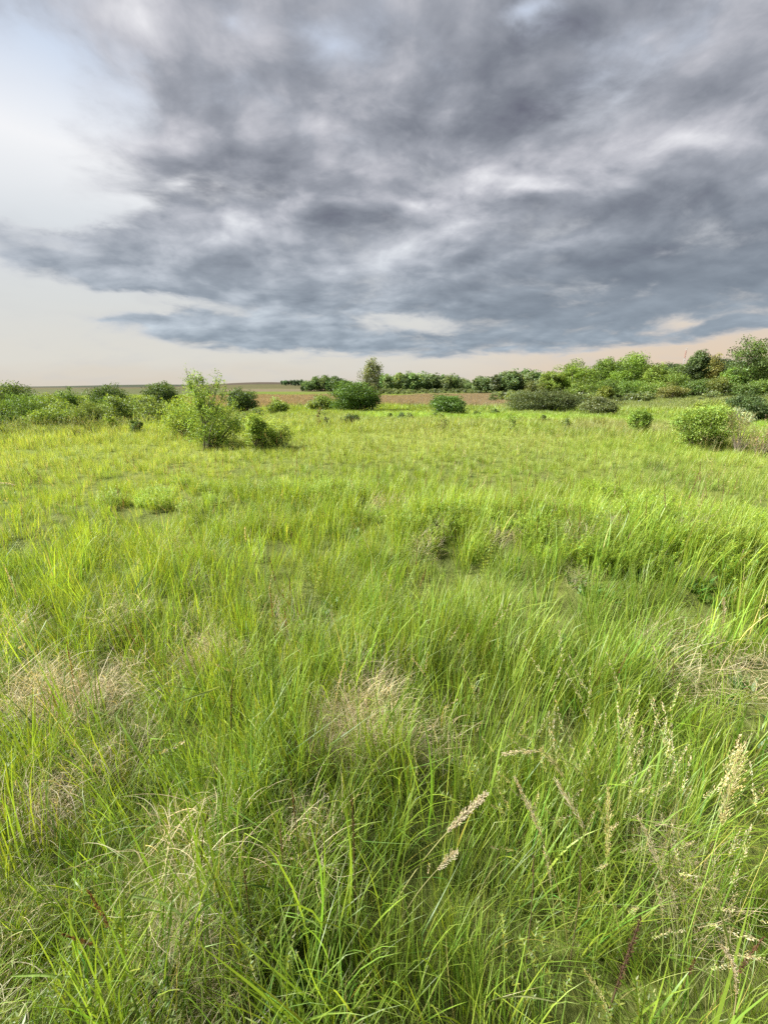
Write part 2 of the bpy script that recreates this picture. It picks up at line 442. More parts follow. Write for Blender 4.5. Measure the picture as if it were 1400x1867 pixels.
def green_clump(g, n=42, r=.13, L=(.30, .62), w=(.004, .008), seg=6, bend=(.3, 1.5), lean=(.0, .35), dry=.12, wscale=1., dark=1.):
    parts = []
    k = int(n * dry); m = n - k
    for cnt, base, tip in ((m, (.95 * dark, 1.0 * dark, .9 * dark), (1.15, 1.05, .8)), (k, (1.9, 1.25, 3.6), (1.9, 1.3, 4.0))):
        if cnt < 1: continue
        B = disc(cnt, r, g)
        a = np.arctan2(B[:, 1], B[:, 0]) + g.normal(0, .9, cnt)
        Ls = g.uniform(*L, cnt) * (.8 if cnt == k else 1)
        kp = g.uniform(.35, .8, cnt); ka = np.where(g.random(cnt) < .14, g.uniform(.5, 1.5, cnt), 0)
        parts.append(strips(B, a, g.uniform(*lean, cnt), Ls, g.uniform(*bend, cnt), g.uniform(*w, cnt) * wscale * (.6 if cnt == k else 1), seg,
                            shade(cnt, base, g), (kp, ka), tip, curl=g.normal(0, .4, cnt)))
    return join(parts)
def thatch_clump(g, n=90, r=.16, wscale=1.):
    """matted straw, lying and curling"""
    B = disc(n, r, g); B[:, 2] = g.uniform(0, .2, n)
    a = g.uniform(0, 2 * pi, n)
    return strips(B, a, g.uniform(.5, 1.35, n), g.uniform(.08, .24, n), g.uniform(.2, 1.9, n), g.uniform(.0008, .0018, n) * wscale, 7,
                  shade(n, (1., 1., 1.), g, .3, .05), curl=g.normal(0, 1.6, n))
def sprig(g, n=9, H=(.14, .30), leaf=.013, r=.1, tall=0.0, col=(1., .9, .8), whorl=5):
    """leafy herb: thin stems carrying whorls of small leaves"""
    parts = []
    B = disc(n, r, g); a = g.uniform(0, 2 * pi, n); Ls = g.uniform(*H, n); ln = g.uniform(.0, .5, n); bd = g.uniform(-.2, .5, n)
    parts.append(strips(B, a, ln, Ls, bd, np.full(n, .0028), 5, shade(n, col, g, .15)))
    for i in range(n):
        lv = max(4, int(Ls[i] / .028))
        t = np.repeat(np.linspace(.2, 1, lv), whorl)
        ang = ln[i] + bd[i] * t ** 1.6 * .6
        c = np.stack([B[i, 0] + np.cos(a[i]) * np.sin(ang) * t * Ls[i], B[i, 1] + np.sin(a[i]) * np.sin(ang) * t * Ls[i], np.cos(ang) * t * Ls[i]], -1)
        m = len(t)
        az_ = np.tile(np.arange(whorl) * 2 * pi / whorl, lv) + np.repeat(g.uniform(0, 6, lv), whorl)
        parts.append(strips(c, az_, g.uniform(.7, 1.5, m), g.uniform(.8, 1.6, m) * leaf, g.uniform(0, .5, m), g.uniform(.25, .4, m) * leaf * 1.1, 2, shade(m, col, g, .22)))
    return join(parts)
def broad_herb(g, n=16, L=.13, w=.035, col=(.6, .85, .8)):
    B = disc(n, .05, g)
    return strips(B, g.uniform(0, 2 * pi, n), g.uniform(.2, .9, n), g.uniform(.6, 1.3, n) * L, g.uniform(.2, 1.0, n), g.uniform(.6, 1.1, n) * w, 6, shade(n, col, g, .2))
def panicle(g, p0, az_, ang, L, n, spread, sp, col, bcol):
    """feathery seed head on the end of a stalk; p0 its foot, az_/ang its direction"""
    d = np.array([cos(az_) * sin(ang), sin(az_) * sin(ang), cos(ang)])
    parts = []
    t = np.sort(g.random(n))
    a = g.uniform(0, 2 * pi, n); br = spread * (1 - t * .75) * g.uniform(.3, 1, n)
    u = np.cross(d, [0.3, .5, .8]); u /= np.linalg.norm(u); v = np.cross(d, u)
    off = (np.cos(a) * br)[:, None] * u + (np.sin(a) * br)[:, None] * v + d * (br * 1.2)[:, None]
    P0 = p0 + d * (t * L)[:, None]; P1 = P0 + off
    q = g.normal(0, 1, (n, 3)); q -= (q @ d)[:, None] * d; q /= np.linalg.norm(q, axis=1)[:, None]
    ln = (d + off / (np.linalg.norm(off, axis=1)[:, None] + 1e-6) * .7); ln /= np.linalg.norm(ln, axis=1)[:, None]
    s = g.uniform(.7, 1.3, n)[:, None] * sp
    V = np.stack([P1 - ln * s, P1 + q * s * .30, P1 + ln * s, P1 - q * s * .30], 1).reshape(-1, 3)
    Qd = np.arange(n * 4).reshape(-1, 4)
    C = np.repeat(shade(n, col, g, .25, .08), 4, 0)
    parts.append((V, Qd, C))
    m = n // 3                                     # the fine branchlets
    w = .0006
    V = np.stack([P0[:m] - q[:m] * w, P0[:m] + q[:m] * w, P1[:m] + q[:m] * w, P1[:m] - q[:m] * w], 1).reshape(-1, 3)
    parts.append((V, np.arange(m * 4).reshape(-1, 4), np.repeat(shade(m, bcol, g, .1), 4, 0)))
    return join(parts)
def stalk_end(base, az_, lean, L, bend, seg=10):
    t = np.linspace(0, 1, seg + 1); a = lean + bend * t ** 1.6; ds = L / seg
    x = np.sum(np.sin(a[:-1])) * ds; z = np.sum(np.cos(a[:-1])) * ds
    return np.array([base[0] + cos(az_) * x, base[1] + sin(az_) * x, base[2] + z]), a[-2]
def seed_clump(g, n=4, r=.15, L=(.4, .75), w=.0016, wscale=1., sp=.0034, cnt=60, spread=.009, head=(.09, .15), col=(1., 1., 1.), scol=(.75, .95, .5), bend=(.05, .7)):
    parts = []
    B = disc(n, r, g)
    for i in range(n):
        a = g.uniform(0, 2 * pi); ln = g.uniform(0, .22); Li = g.uniform(*L); bd = g.uniform(*bend)
        parts.append(strips(B[i:i + 1], np.array([a]), np.array([ln]), np.array([Li]), np.array([bd]), np.array([w * wscale]), 10, shade(1, scol, g, .15)))
        e, an = stalk_end(B[i], a, ln, Li, bd)
        parts.append(panicle(g, e, a, an, g.uniform(*head), cnt, spread * wscale ** .5, sp * wscale ** .5, col, scol))
    return join(parts)

protos = bpy.data.collections.new("plant_shapes")     # only a library for the scattered cover; never linked to the scene
pn = []
def proto(kind, data):
    me = new_mesh(f"{len(pn):03d}_{kind}", *data, M_grass)
    o = bpy.data.objects.new(f"{len(pn):03d}_{kind}", me); protos.objects.link(o); pn.append(kind)
G = lambda s: np.random.default_rng(s)
for s in range(7): proto("near", green_clump(G(s), n=52, r=.12, L=(.22, .50), w=(.0028, .0062), dry=.15, lean=(.0, .38), bend=(.2, 1.5)))
for s in range(4): proto("upright", green_clump(G(40 + s), n=40, r=.09, L=(.35, .62), w=(.003, .007), bend=(.1, .8), lean=(0, .18), dry=.08))
for s in range(4): proto("wide", green_clump(G(60 + s), n=13, r=.10, L=(.30, .62), w=(.006, .0105), bend=(.15, 1.1), lean=(0, .3), dry=.08))
for s in range(4): proto("fine", green_clump(G(80 + s), n=120, r=.13, L=(.22, .48), w=(.0014, .0026), bend=(.5, 2.0), lean=(.0, .6), dry=.2, seg=7))
for s in range(4): proto("thatch", thatch_clump(G(120 + s), n=240, r=.13))
for s in range(4): proto("herb", sprig(G(160 + s), n=9))
for s in range(3): proto("broad", broad_herb(G(200 + s)))
for s in range(4): proto("seed", seed_clump(G(240 + s)))
for s in range(4): proto("mid", green_clump(G(280 + s), n=60, r=.24, L=(.28, .6), w=(.005, .009), seg=4, dry=.14, wscale=1.3))
for s in range(3): proto("midseed", seed_clump(G(320 + s), n=9, r=.25, wscale=2.0, cnt=18, head=(.1, .18), L=(.5, .8)))
for s in range(3): proto("lush", join([sprig(G(360 + s), n=34, H=(.2, .5), leaf=.035, r=.26, whorl=4, col=(.85, .95, .8)), green_clump(G(390 + s), n=30, r=.25, seg=4, dry=.03)]))
for s in range(3): proto("far", green_clump(G(420 + s), n=90, r=.9, L=(.3, .75), w=(.02, .04), seg=3, dry=.15, bend=(.2, 1.0)))
for s in range(3): proto("reed", green_clump(G(460 + s), n=90, r=1.2, L=(.7, 1.35), w=(.02, .045), seg=3, dry=0, bend=(.0, .5), lean=(0, .12)))
for s in range(3): proto("weed", sprig(G(500 + s), n=40, H=(.3, .9), leaf=.05, r=.5, whorl=4, col=(.95, .9, .8)))
for s in range(2): proto("dock", seed_clump(G(540 + s), n=2, r=.06, L=(.25, .5), w=.0022, sp=.0042, cnt=220, spread=.006, head=(.14, .26), col=(1, 1, 1), scol=(1., 1., 1.), bend=(0, .15)))

def scatter(name, pts, kinds, scale, tint, label, lean=.12, category="grass"):
    """one cover object: a cloud of plants of some kinds standing on the ground"""
    n = len(pts)
    z = ground_z(pts[:, 0], pts[:, 1])
    me = bpy.data.meshes.new(name)
    me.vertices.add(n); me.vertices.foreach_set("co", np.column_stack([pts, z]).astype(np.float32).ravel())
    def att(nm, ty, key, v):
        a = me.attributes.new(nm, ty, 'POINT'); a.data.foreach_set(key, np.ascontiguousarray(v).ravel())
    att("rot", 'FLOAT_VECTOR', 'vector', np.column_stack([rng.normal(0, lean, n), rng.normal(0, lean, n), rng.uniform(0, 6.283, n)]).astype(np.float32))
    sc = scale if np.ndim(scale) == 1 else np.full(n, scale)
    att("scl", 'FLOAT', 'value', (sc * rng.uniform(.8, 1.2, n)).astype(np.float32))
    ids = np.array([i for i, k in enumerate(pn) if k in kinds]); att("pick", 'INT', 'value', rng.choice(ids, n).astype(np.int32))
    att("tint", 'FLOAT_VECTOR', 'vector', tint.astype(np.float32))
    o = add(name, me, kind="stuff", label=label, category=category)
    tr = bpy.data.node_groups.new(name + "_scatter", 'GeometryNodeTree')
    tr.interface.new_socket("Geometry", in_out='INPUT', socket_type='NodeSocketGeometry')
    tr.interface.new_socket("Geometry", in_out='OUTPUT', socket_type='NodeSocketGeometry')
    N = NT(tr)
    gi, go = N.n('NodeGroupInput'), N.n('NodeGroupOutput')
    ci = N.n('GeometryNodeCollectionInfo'); ci.inputs[0].default_value = protos; ci.inputs[1].default_value = True; ci.inputs[2].default_value = True
    ip = N.n('GeometryNodeInstanceOnPoints')
    def na(nm, ty):
        q = N.n('GeometryNodeInputNamedAttribute', data_type=ty); q.inputs[0].default_value = nm; return q.outputs[0]
    N.put(ip.inputs['Points'], gi.outputs[0]); N.put(ip.inputs['Instance'], ci.outputs[0])
    ip.inputs['Pick Instance'].default_value = True
    N.put(ip.inputs['Instance Index'], na("pick", 'INT'))
    N.put(ip.inputs['Rotation'], na("rot", 'FLOAT_VECTOR')); N.put(ip.inputs['Scale'], na("scl", 'FLOAT'))
    N.put(go.inputs[0], ip.outputs[0])
    o.modifiers.new("scatter", 'NODES').node_group = tr
    return o

def wedge(r0, r1, per_m2, half=52, g=rng):
    area = pi * (r1 * r1 - r0 * r0) * half * 2 / 360
    n = int(area * per_m2)
    r = np.sqrt(g.uniform(r0 * r0, r1 * r1, n)); a = g.uniform(-half, half, n) * pi / 180
    return np.column_stack([r * np.sin(a), r * np.cos(a)])
def keep(pts, prob): return pts[rng.random(len(pts)) < prob]
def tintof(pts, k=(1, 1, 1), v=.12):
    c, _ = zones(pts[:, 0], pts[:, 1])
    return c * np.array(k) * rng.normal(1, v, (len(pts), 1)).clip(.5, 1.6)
def around(px, py, rad, n, h=.2, squash=.7):
    x, y = spot(px, py, h); p = disc(n, rad, rng)[:, :2] * (1, squash); return p + (x, y)

# density field: dense stands and thin places
def stand(p): return .15 + .85 * sstep(fbm(p[:, 0] * 1.1, p[:, 1] * 1.1, 3, 77), .28, .6)
DRY = [(90, 1420, .22), (240, 1530, .12), (370, 1165, .22), (90, 1245, .28), (640, 1300, .24), (745, 1335, .18), (1255, 1530, .12), (330, 1680, .08),
       (820, 1310, .2), (1230, 1600, .1), (180, 1240, .3), (560, 1330, .2), (1180, 1130, .2), (1290, 1640, .1)]
drypts = np.array([spot(a, b, .22) for a, b, c in DRY]); dryr = np.array([c for a, b, c in DRY])
def near_dry(p):
    d = np.hypot(p[:, None, 0] - drypts[None, :, 0], (p[:, None, 1] - drypts[None, :, 1]) / .8) / (dryr[None] * .8)
    return 1 - sstep(d.min(1), .5, 1.1)
FINE = [(200, 1560, .45), (60, 1180, .5), (1300, 1450, .5), (1350, 1640, .4), (130, 1780, .4), (60, 1650, .4), (640, 1080, .5), (330, 1320, .35)]
finepts = np.array([spot(a, b, .25) for a, b, c in FINE]); finer = np.array([c for a, b, c in FINE])
def near_fine(p):
    d = np.hypot(p[:, None, 0] - finepts[None, :, 0], p[:, None, 1] - finepts[None, :, 1]) / finer[None]
    return 1 - sstep(d.min(1), .4, 1.1)
def clear_cam(p): return p[np.hypot(p[:, 0], p[:, 1] - .05) > .42]

# --- the near meadow
p = clear_cam(wedge(.3, 4.8, 16, 105)); p = keep(p, (.2 + .8 * sstep(fbm(p[:, 0] * 1.3, p[:, 1] * 1.3, 3, 88), .35, .6)) * (1 - near_dry(p)))
scatter("broad_grass", p, ("wide",), rng.uniform(.65, 1.05, len(p)) * (1 - .25 * sstep(np.hypot(p[:, 0], p[:, 1]), 2, 4.8)), tintof(p, (1.15, 1.2, 1.2)), "broad bright upright grass leaves among the finer meadow grass", lean=.08)
q = np.concatenate([around(1080, 1560, .32, 14), around(1180, 1500, .3, 7), around(960, 1480, .25, 5), around(1300, 1650, .25, 4)])
scatter("seed_grass", q, ("seed",), rng.uniform(.75, 1.0, len(q)), np.array([.50, .45, .30]) * rng.normal(1, .15, (len(q), 1)), "slender dry flowering stems crowded together at the lower right")
p = clear_cam(np.concatenate([wedge(.3, 4.5, 36, 112), wedge(.3, 2.3, 30, 112), wedge(.3, 1.5, 40, 112)])); p = keep(p, np.maximum(.10, (.45 + .55 * stand(p)) * (1 - .9 * near_dry(p)) * (1 - .6 * near_fine(p))))
scatter("meadow_grass", p, ("near", "near", "near", "upright"), (.54 + .36 * stand(p)) * (1 - .18 * sstep(np.hypot(p[:, 0], p[:, 1]), 1.8, 4.5)), tintof(p), "knee-high green meadow grass around the camera")
p = clear_cam(wedge(.3, 5, 30, 112)); p = keep(p, np.maximum(near_fine(p) * 1.0, .16) * (1 - .7 * near_dry(p)))
scatter("fine_grass", p, ("fine",), rng.uniform(.7, 1.15, len(p)), tintof(p, (.95, .98, .6)), "fine hair-like grass in soft tufts in the foreground")
p = clear_cam(wedge(.3, 5, 90, 112)); nd = near_dry(p); p = keep(p, np.maximum(nd * .8, .05 * sstep(fbm(p[:, 0] * 2.1, p[:, 1] * 2.1, 3, 12), .35, .6)))
scatter("dry_thatch", p, ("thatch",), rng.uniform(.7, 1.1, len(p)), np.array([.47, .41, .27]) * rng.normal(1, .15, (len(p), 1)), "matted straw-coloured dead grass between the green tufts")
p = clear_cam(wedge(.3, 5, 30, 112)); p = keep(p, sstep(fbm(p[:, 0] * 1.7, p[:, 1] * 1.7, 3, 99), .42, .62) * .8 * (1 - near_dry(p)))
scatter("leafy_weeds", p, ("herb", "herb", "broad"), rng.uniform(.6, 1.1, len(p)), tintof(p, (.85, .85, .9)), "small leafy herbs growing low among the foreground grass", category="weeds")
p = clear_cam(wedge(.7, 6, 3.0, 90))
scatter("seed_grass", p, ("seed",), rng.uniform(.7, 1.0, len(p)), np.array([.40, .33, .22]) * rng.normal(1, .2, (len(p), 1)), "thin stalks with pale seed heads among the near grass")
p = clear_cam(wedge(.8, 11, 2.6, 55)); p = keep(p, sstep(fbm(p[:, 0] * .8, p[:, 1] * .8, 3, 140), .4, .6))
scatter("dead_stalks", p, ("dock",), rng.uniform(.6, 1.0, len(p)), np.array([.17, .095, .055]) * rng.normal(1, .2, (len(p), 1)), "dark brown dead seed spikes scattered through the meadow", category="dead stalks")
# --- 4.5 - 14 m
p = wedge(4.3, 16, 36, 62); p = keep(p, .7 + .3 * stand(p))
scatter("meadow_grass", p, ("mid", "near", "upright"), (.56 + .20 * stand(p)) * (1 - .45 * sstep(np.hypot(p[:, 0], p[:, 1]), 2.5, 8)), tintof(p), "bright yellow-green grass of the middle meadow")
p = wedge(4.5, 22, 7.5, 58); p = keep(p, .08 + .92 * sstep(fbm(p[:, 0] * .35, p[:, 1] * .5, 3, 111), .42, .62))
scatter("seed_grass", p, ("midseed", "seed"), rng.uniform(.55, .85, len(p)), np.array([.44, .37, .22]) * rng.normal(1, .2, (len(p), 1)), "pale stalks and seed heads over the middle meadow")
mp = np.concatenate([np.column_stack([rng.normal(mx, mr * .42, 22), rng.normal(my, mr * .36, 22)]) for mx, my, mr, mh in MOUNDS[:14]])
scatter("leafy_weeds", mp, ("lush",), rng.uniform(.3, .5, len(mp)), np.array([.27, .35, .05]) * rng.normal(1, .15, (len(mp), 1)), "lush leafy green mounds standing in the meadow", category="weeds")
# --- 14 - 60 m
p = wedge(14, 34, 15, 56); p = keep(p, .6 + .4 * stand(p * .5))
scatter("meadow_grass", p, ("mid",), rng.uniform(.4, .75, len(p)), tintof(p), "grass at the far edge of the meadow")
p = wedge(15, 60, 2.2, 56)
scatter("rough_grass", p, ("far",), rng.uniform(.3, .6, len(p)), tintof(p, (1, 1, 1), .2), "rough mixed grass beyond the meadow edge")
p = wedge(15, 70, .22, 50); p = keep(p, sstep(fbm(p[:, 0] * .12, p[:, 1] * .12, 3, 131), .45, .6))
scatter("leafy_weeds", p, ("weed",), rng.uniform(.25, .5, len(p)), tintof(p, (.8, .8, .7), .2), "tall leafy weeds scattered beyond the meadow edge", category="weeds")
p = wedge(46, 200, 1.0, 50); zc2, rd = zones(p[:, 0], p[:, 1])
q = p[(rd > .5)]
scatter("reeds", q, ("reed",), rng.uniform(.5, .8, len(q)), np.array([.24, .195, .15]) * rng.normal(1, .13, (len(q), 1)), "reddish-brown dry reeds filling the low ground", lean=.04, category="reeds")
q = p[(rd <= .5)]; q = keep(q, .6)
scatter("rough_grass", q, ("far",), rng.uniform(.7, 1.3, len(q)), tintof(q, (1, 1, 1), .2), "distant rough grass around the reeds")

# ================================================================ shrubs and trees
def tubes(paths, radii, sides=5):
    """paths (n,k,3), radii (n,k) -> tube mesh"""
    paths = np.asarray(paths); radii = np.asarray(radii); n, k, _ = paths.shape
    d = np.gradient(paths, axis=1); d /= np.linalg.norm(d, axis=2, keepdims=True) + 1e-9
    ref = np.where(np.abs(d[..., 2:3]) > .9, np.array([1., 0, 0]), np.array([0, 0, 1.]))
    u = np.cross(d, ref); u /= np.linalg.norm(u, axis=2, keepdims=True) + 1e-9; v = np.cross(d, u)
    a = np.arange(sides) * 2 * pi / sides
    V = paths[:, :, None] + radii[:, :, None, None] * (np.cos(a)[:, None] * u[:, :, None] + np.sin(a)[:, None] * v[:, :, None])
    idx = np.arange(n * k * sides).reshape(n, k, sides); nxt = np.roll(idx, -1, 2)
    Qd = np.stack([idx[:, :-1], nxt[:, :-1], nxt[:, 1:], idx[:, 1:]], -1).reshape(-1, 4)
    return V.reshape(-1, 3), Qd
def leaf_quads(c, size, g, up=.5, outward=None, slim=.5):
    n = len(c)
    nrm = g.normal(0, 1, (n, 3)); nrm[:, 2] += up
    if outward is not None: nrm += outward * .8
    nrm /= np.linalg.norm(nrm, axis=1, keepdims=True) + 1e-9
    a = np.cross(nrm, g.normal(0, 1, (n, 3))); a /= np.linalg.norm(a, axis=1, keepdims=True) + 1e-9
    b = np.cross(nrm, a); s = (size * g.uniform(.6, 1.35, n))[:, None]
    V = np.stack([c - a * s, c - b * s * slim + nrm * s * .12 , c + a * s, c + b * s * slim + nrm * s * .12], 1).reshape(-1, 3)
    return V, np.arange(n * 4).reshape(-1, 4)

def plant_meshes(name, seed, H, W, lobes=None, leaf=.05, nclust=90, per=60, crad=.13, crown0=.0, stems=5, base_r=.06,
                 trunk_r=None, col=(.12, .19, .04), var=.22, shoots=0, shoot_len=.25, up=.5, slim=.5, shell=.45, ragged=.15, D=None, leader=False):
    """stem mesh + foliage mesh of a plant H high and W wide; lobes = ellipsoids in unit coordinates (x,y,z,rx,ry,rz)"""
    g = np.random.default_rng(seed); D = D or W
    if lobes is None:
        lobes = [(0, 0, (1 + crown0) / 2, .5, .5, (1 - crown0) / 2)]
        for _ in range(6):
            a = g.uniform(0, 6.28); q = g.uniform(.15, .3); zz = g.uniform(crown0 + .22, .78); rz = g.uniform(.16, .26)
            lobes.append((cos(a) * q, sin(a) * q, zz, g.uniform(.16, .26), g.uniform(.16, .26), rz))
        lobes[0] = (0, 0, (1 + crown0) / 2 - .02, .40, .40, (1 - crown0) / 2 * .93)
    lobes = np.array(lobes)
    wts = lobes[:, 3] * lobes[:, 4] * lobes[:, 5]; wts = wts ** .75 / (wts ** .75).sum()
    li = g.choice(len(lobes), nclust, p=wts)
    dv = g.normal(0, 1, (nclust, 3)); dv /= np.linalg.norm(dv, axis=1, keepdims=True)
    rad = g.uniform(shell, 1, nclust) ** .6 * g.normal(1, ragged, nclust).clip(.4, 1.35)
    cc = lobes[li, :3] + dv * lobes[li, 3:] * rad[:, None]
    cc[:, 2] = np.where(cc[:, 2] < crown0 + .03, crown0 + .03 + g.uniform(0, .15, nclust), cc[:, 2])
    cc *= (W, D, H)
    # stems and limbs
    tr = trunk_r or .022 * H
    base = np.column_stack([g.normal(0, base_r * W, (stems, 2)) if stems > 1 else np.zeros((1, 2)), np.full(stems, -.05)])
    paths, rads = [], []
    tips = cc[np.argsort(-cc[:, 2])]
    nl = min(nclust, 34)
    limbs = g.choice(nclust, nl, replace=False)
    t = np.linspace(0, 1, 7)
    if stems == 1:
        top = np.array([g.normal(0, .04) * W, g.normal(0, .04) * D, H * (.93 if leader else .72)])
        wob = g.normal(0, .02 * H, (7, 3)) * np.sin(t * pi)[:, None]
        tp = base[0] + (top - base[0]) * t[:, None] + wob
        paths.append(tp); rads.append(tr * (1.05 - .85 * t))
        for c in cc[limbs]:
            f = np.clip((c[2] / H) * .75, .12, .85); p0 = np.array([np.interp(f, t, tp[:, i]) for i in range(3)])
            m = (p0 + c) / 2 + (0, 0, -.06 * H); u = t[:, None]
            paths.append(p0 * (1 - u) ** 2 + 2 * m * u * (1 - u) + c * u ** 2); rads.append(tr * .38 * (1.05 - f) * (1.15 - t))
    else:
        for c in cc[limbs]:
            p0 = base[np.argmin(np.hypot(*(base[:, :2] - c[:2] * .5).T))] + np.append(g.normal(0, .02, 2) * W, 0)
            m = p0 * .4 + c * .6; m[:2] = p0[:2] + (c[:2] - p0[:2]) * .3; u = t[:, None]
            paths.append(p0 * (1 - u) ** 2 + 2 * m * u * (1 - u) + c * u ** 2); rads.append(tr * (1.1 - t) * g.uniform(.5, 1))
    # leaves
    ci = np.repeat(np.arange(nclust), per)
    csize = g.uniform(.6, 1.4, nclust) * crad
    off = g.normal(0, 1, (len(ci), 3)); off /= np.maximum(1, np.linalg.norm(off, axis=1, keepdims=True) / 1.7)
    L_ = cc[ci] + off * csize[ci][:, None] * (W, D, min(H, (W + D) * .6)) * (1, 1, .75)
    outw = off / (np.linalg.norm(off, axis=1, keepdims=True) + 1e-6)
    cl_tone = g.normal(1, var, nclust).clip(.45, 1.6)[ci]
    if shoots:
        sel = g.choice(limbs, shoots, p=(cc[limbs, 2] ** 2.5) / (cc[limbs, 2] ** 2.5).sum())
        for k in sel:
            c = cc[k]; d = np.array([c[0] / W * .9, c[1] / D * .9, 1.0]) + g.normal(0, .22, 3); d /= np.linalg.norm(d)
            ln = g.uniform(.5, 1.2) * shoot_len * H
            paths.append(c + d * (t * ln)[:, None]); rads.append(.005 * H * (1.05 - t) * .6)
            m = int(26 * max(1, ln / (leaf * 9))) ; u = g.random(m)
            q = c + d * (u * ln)[:, None] + g.normal(0, leaf * .9, (m, 3)) * (1.2 - u * .6)[:, None]
            L_ = np.concatenate([L_, q]); outw = np.concatenate([outw, np.tile(d, (m, 1))]); cl_tone = np.concatenate([cl_tone, g.normal(1.1, .1, m)])
    ok = L_[:, 2] > .01 * H; L_, outw, cl_tone = L_[ok], outw[ok], cl_tone[ok]
    V, Qd = leaf_quads(L_, leaf * .5, g, up, outw, slim)
    n = len(L_)
    c = shade(n, col, g, .16, .07) * cl_tone[:, None]
    fol = new_mesh(name + "_foliage", V, Qd, np.repeat(c, 4, 0), M_leaf)
    tv, tq = tubes(paths, rads)
    stem = new_mesh(name + "_stem", tv, tq, None, M_bark)
    stem.polygons.foreach_set("use_smooth", np.ones(len(stem.polygons), bool))
    return stem, fol
def put_plant(name, meshes, xyz, label, category, group=None, rz=0, scale=1, color=None, woody="stem", leafy="foliage"):
    e = bpy.data.objects.new(name, None); COL.objects.link(e)
    e.empty_display_size = .3
    e.location = xyz; e.rotation_euler = (0, 0, rz)
    e.scale = scale if np.ndim(scale) else (scale,) * 3
    e["label"] = label; e["category"] = category
    if group: e["group"] = group
    for nm, me in ((woody, meshes[0]), (leafy, meshes[1])):
        o = add(nm, me, parent=e)
        if color is not None: o.color = (*color, 1)
    return e
def ground_at(px, base, dist=None):
    x, y = hit(px, base) if dist is None else along(px, dist)
    return x, y, float(ground_z(x, y))
def width_at(wpx, x, y):
    return wpx / F * y / (cos(PITCH) + .3 * sin(PITCH)) * 1.0
def one(name, px, ytop, ybase, wpx, label, category="shrub", dist=None, group=None, woody="stem", leafy="foliage", **kw):
    x, y, z = ground_at(px, ybase, dist)
    H = height_at(px, ytop, x, y)
    W_ = max(width_at(wpx, x, y), .1)
    s = kw.pop('seed', int(px * 7 + ytop))
    if 'col' in kw: kw['col'] = tuple(np.array(kw['col']) * ((.98, .97, .85) if y < 60 else (1.02, .98, .75)))
    if 'leaf' not in kw: kw['leaf'] = max(.045, y * .0036)
    kw['per'] = int(kw.get('per', 60) * (1.5 if name != 'weed' else 1))
    if kw.get('nclust', 90) > 40: kw['nclust'] = int(kw.get('nclust', 90) * 1.3)
    if kw.get('stems') == 2: kw['stems'] = 1
    m = plant_meshes(name, s, H, W_, **kw)
    return put_plant(name, m, (x, y, z - .03), label, category, group, woody=woody, leafy=leafy)

LIME = (.22, .31, .06); MID = (.15, .225, .05); DARK = (.09, .145, .04); OLIVE = (.11, .14, .05); SILVER = (.17, .20, .11); EVER = (.075, .125, .04)

# --- near shrubs, left
one("shrub", 385, 700, 809, 128, "tall bright green shrub with a thin leafy leader rising above it, left of the middle", nclust=110, per=40, crad=.07, stems=7, col=(.18, .275, .055), shoots=70, shoot_len=.20, shell=.2, ragged=.28, var=.3, seed=3,
    lobes=[(0, 0, .40, .38, .36, .38), (-.16, 0, .66, .20, .2, .22), (.28, .05, .32, .24, .28, .26), (.04, -.1, .22, .44, .3, .20), (-.08, 0, .82, .14, .2, .18), (.14, 0, .62, .14, .2, .2)])
one("shrub", 318, 722, 800, 75, "loose lime-green shrub against the left side of the tall bright one", nclust=80, per=46, crad=.10, stems=5, col=LIME, shoots=12, shoot_len=.25, shell=.25, dist=13.2)
one("sapling", 370, 648, 806, 110, "tapering sapling whose sparse leafy top is the highest point on the left", "sapling", dist=11.9, nclust=80, per=20, crad=.05, crown0=.12, stems=3, base_r=.03, col=(.17, .265, .055), shoots=44, shoot_len=.15, shell=.1, ragged=.3,
    lobes=[(.05, 0, .34, .46, .4, .24), (-.02, 0, .58, .38, .36, .18), (-.08, 0, .76, .26, .26, .12), (.14, 0, .70, .22, .2, .12)])
one("shrub", 474, 748, 815, 58, "fresh green shrub right of the tall bright one, darker of the leaning pair", nclust=80, per=56, crad=.10, stems=5, col=(.24, .34, .075), shoots=16, shoot_len=.22, shell=.2, ragged=.25)
one("shrub", 512, 756, 811, 56, "pale willow-like shrub leaning right beside the fresh green one", nclust=64, per=50, crad=.10, stems=5, col=(.28, .37, .10), shoots=14, shoot_len=.3, slim=.3, shell=.25)
one("shrub", 18, 690, 770, 92, "tall dark shrub at the left edge of the photo, top of the thicket", dist=27, nclust=110, per=60, crad=.09, stems=5, col=DARK, shoots=10, shoot_len=.12)
one("shrub", 28, 716, 776, 86, "feathery light green shrub in front of the dark one at the left edge", dist=20, nclust=110, per=60, crad=.09, stems=6, col=(.12, .21, .045), shoots=16, shoot_len=.16, slim=.3)
one("shrub", 88, 716, 774, 70, "mid green bushy shrub with pale flecks, second from the left edge in the thicket", dist=23, nclust=90, per=60, crad=.1, col=MID, shoots=14, shoot_len=.15)
one("shrub", 128, 712, 776, 62, "dense green shrub behind the short willow in the thicket", dist=25, nclust=90, per=60, crad=.1, col=(.10, .175, .04), shoots=12, shoot_len=.16)
one("shrub", 160, 726, 778, 48, "short upright willow with fine drooping leaves in front of the thicket", dist=19, nclust=70, per=60, crad=.09, col=(.16, .225, .06), shoots=16, shoot_len=.2, slim=.25)
one("shrub", 198, 700, 765, 74, "dark round-topped shrub rising behind the left thicket", dist=31, nclust=100, per=60, crad=.09, col=EVER, shoots=6, shoot_len=.1)
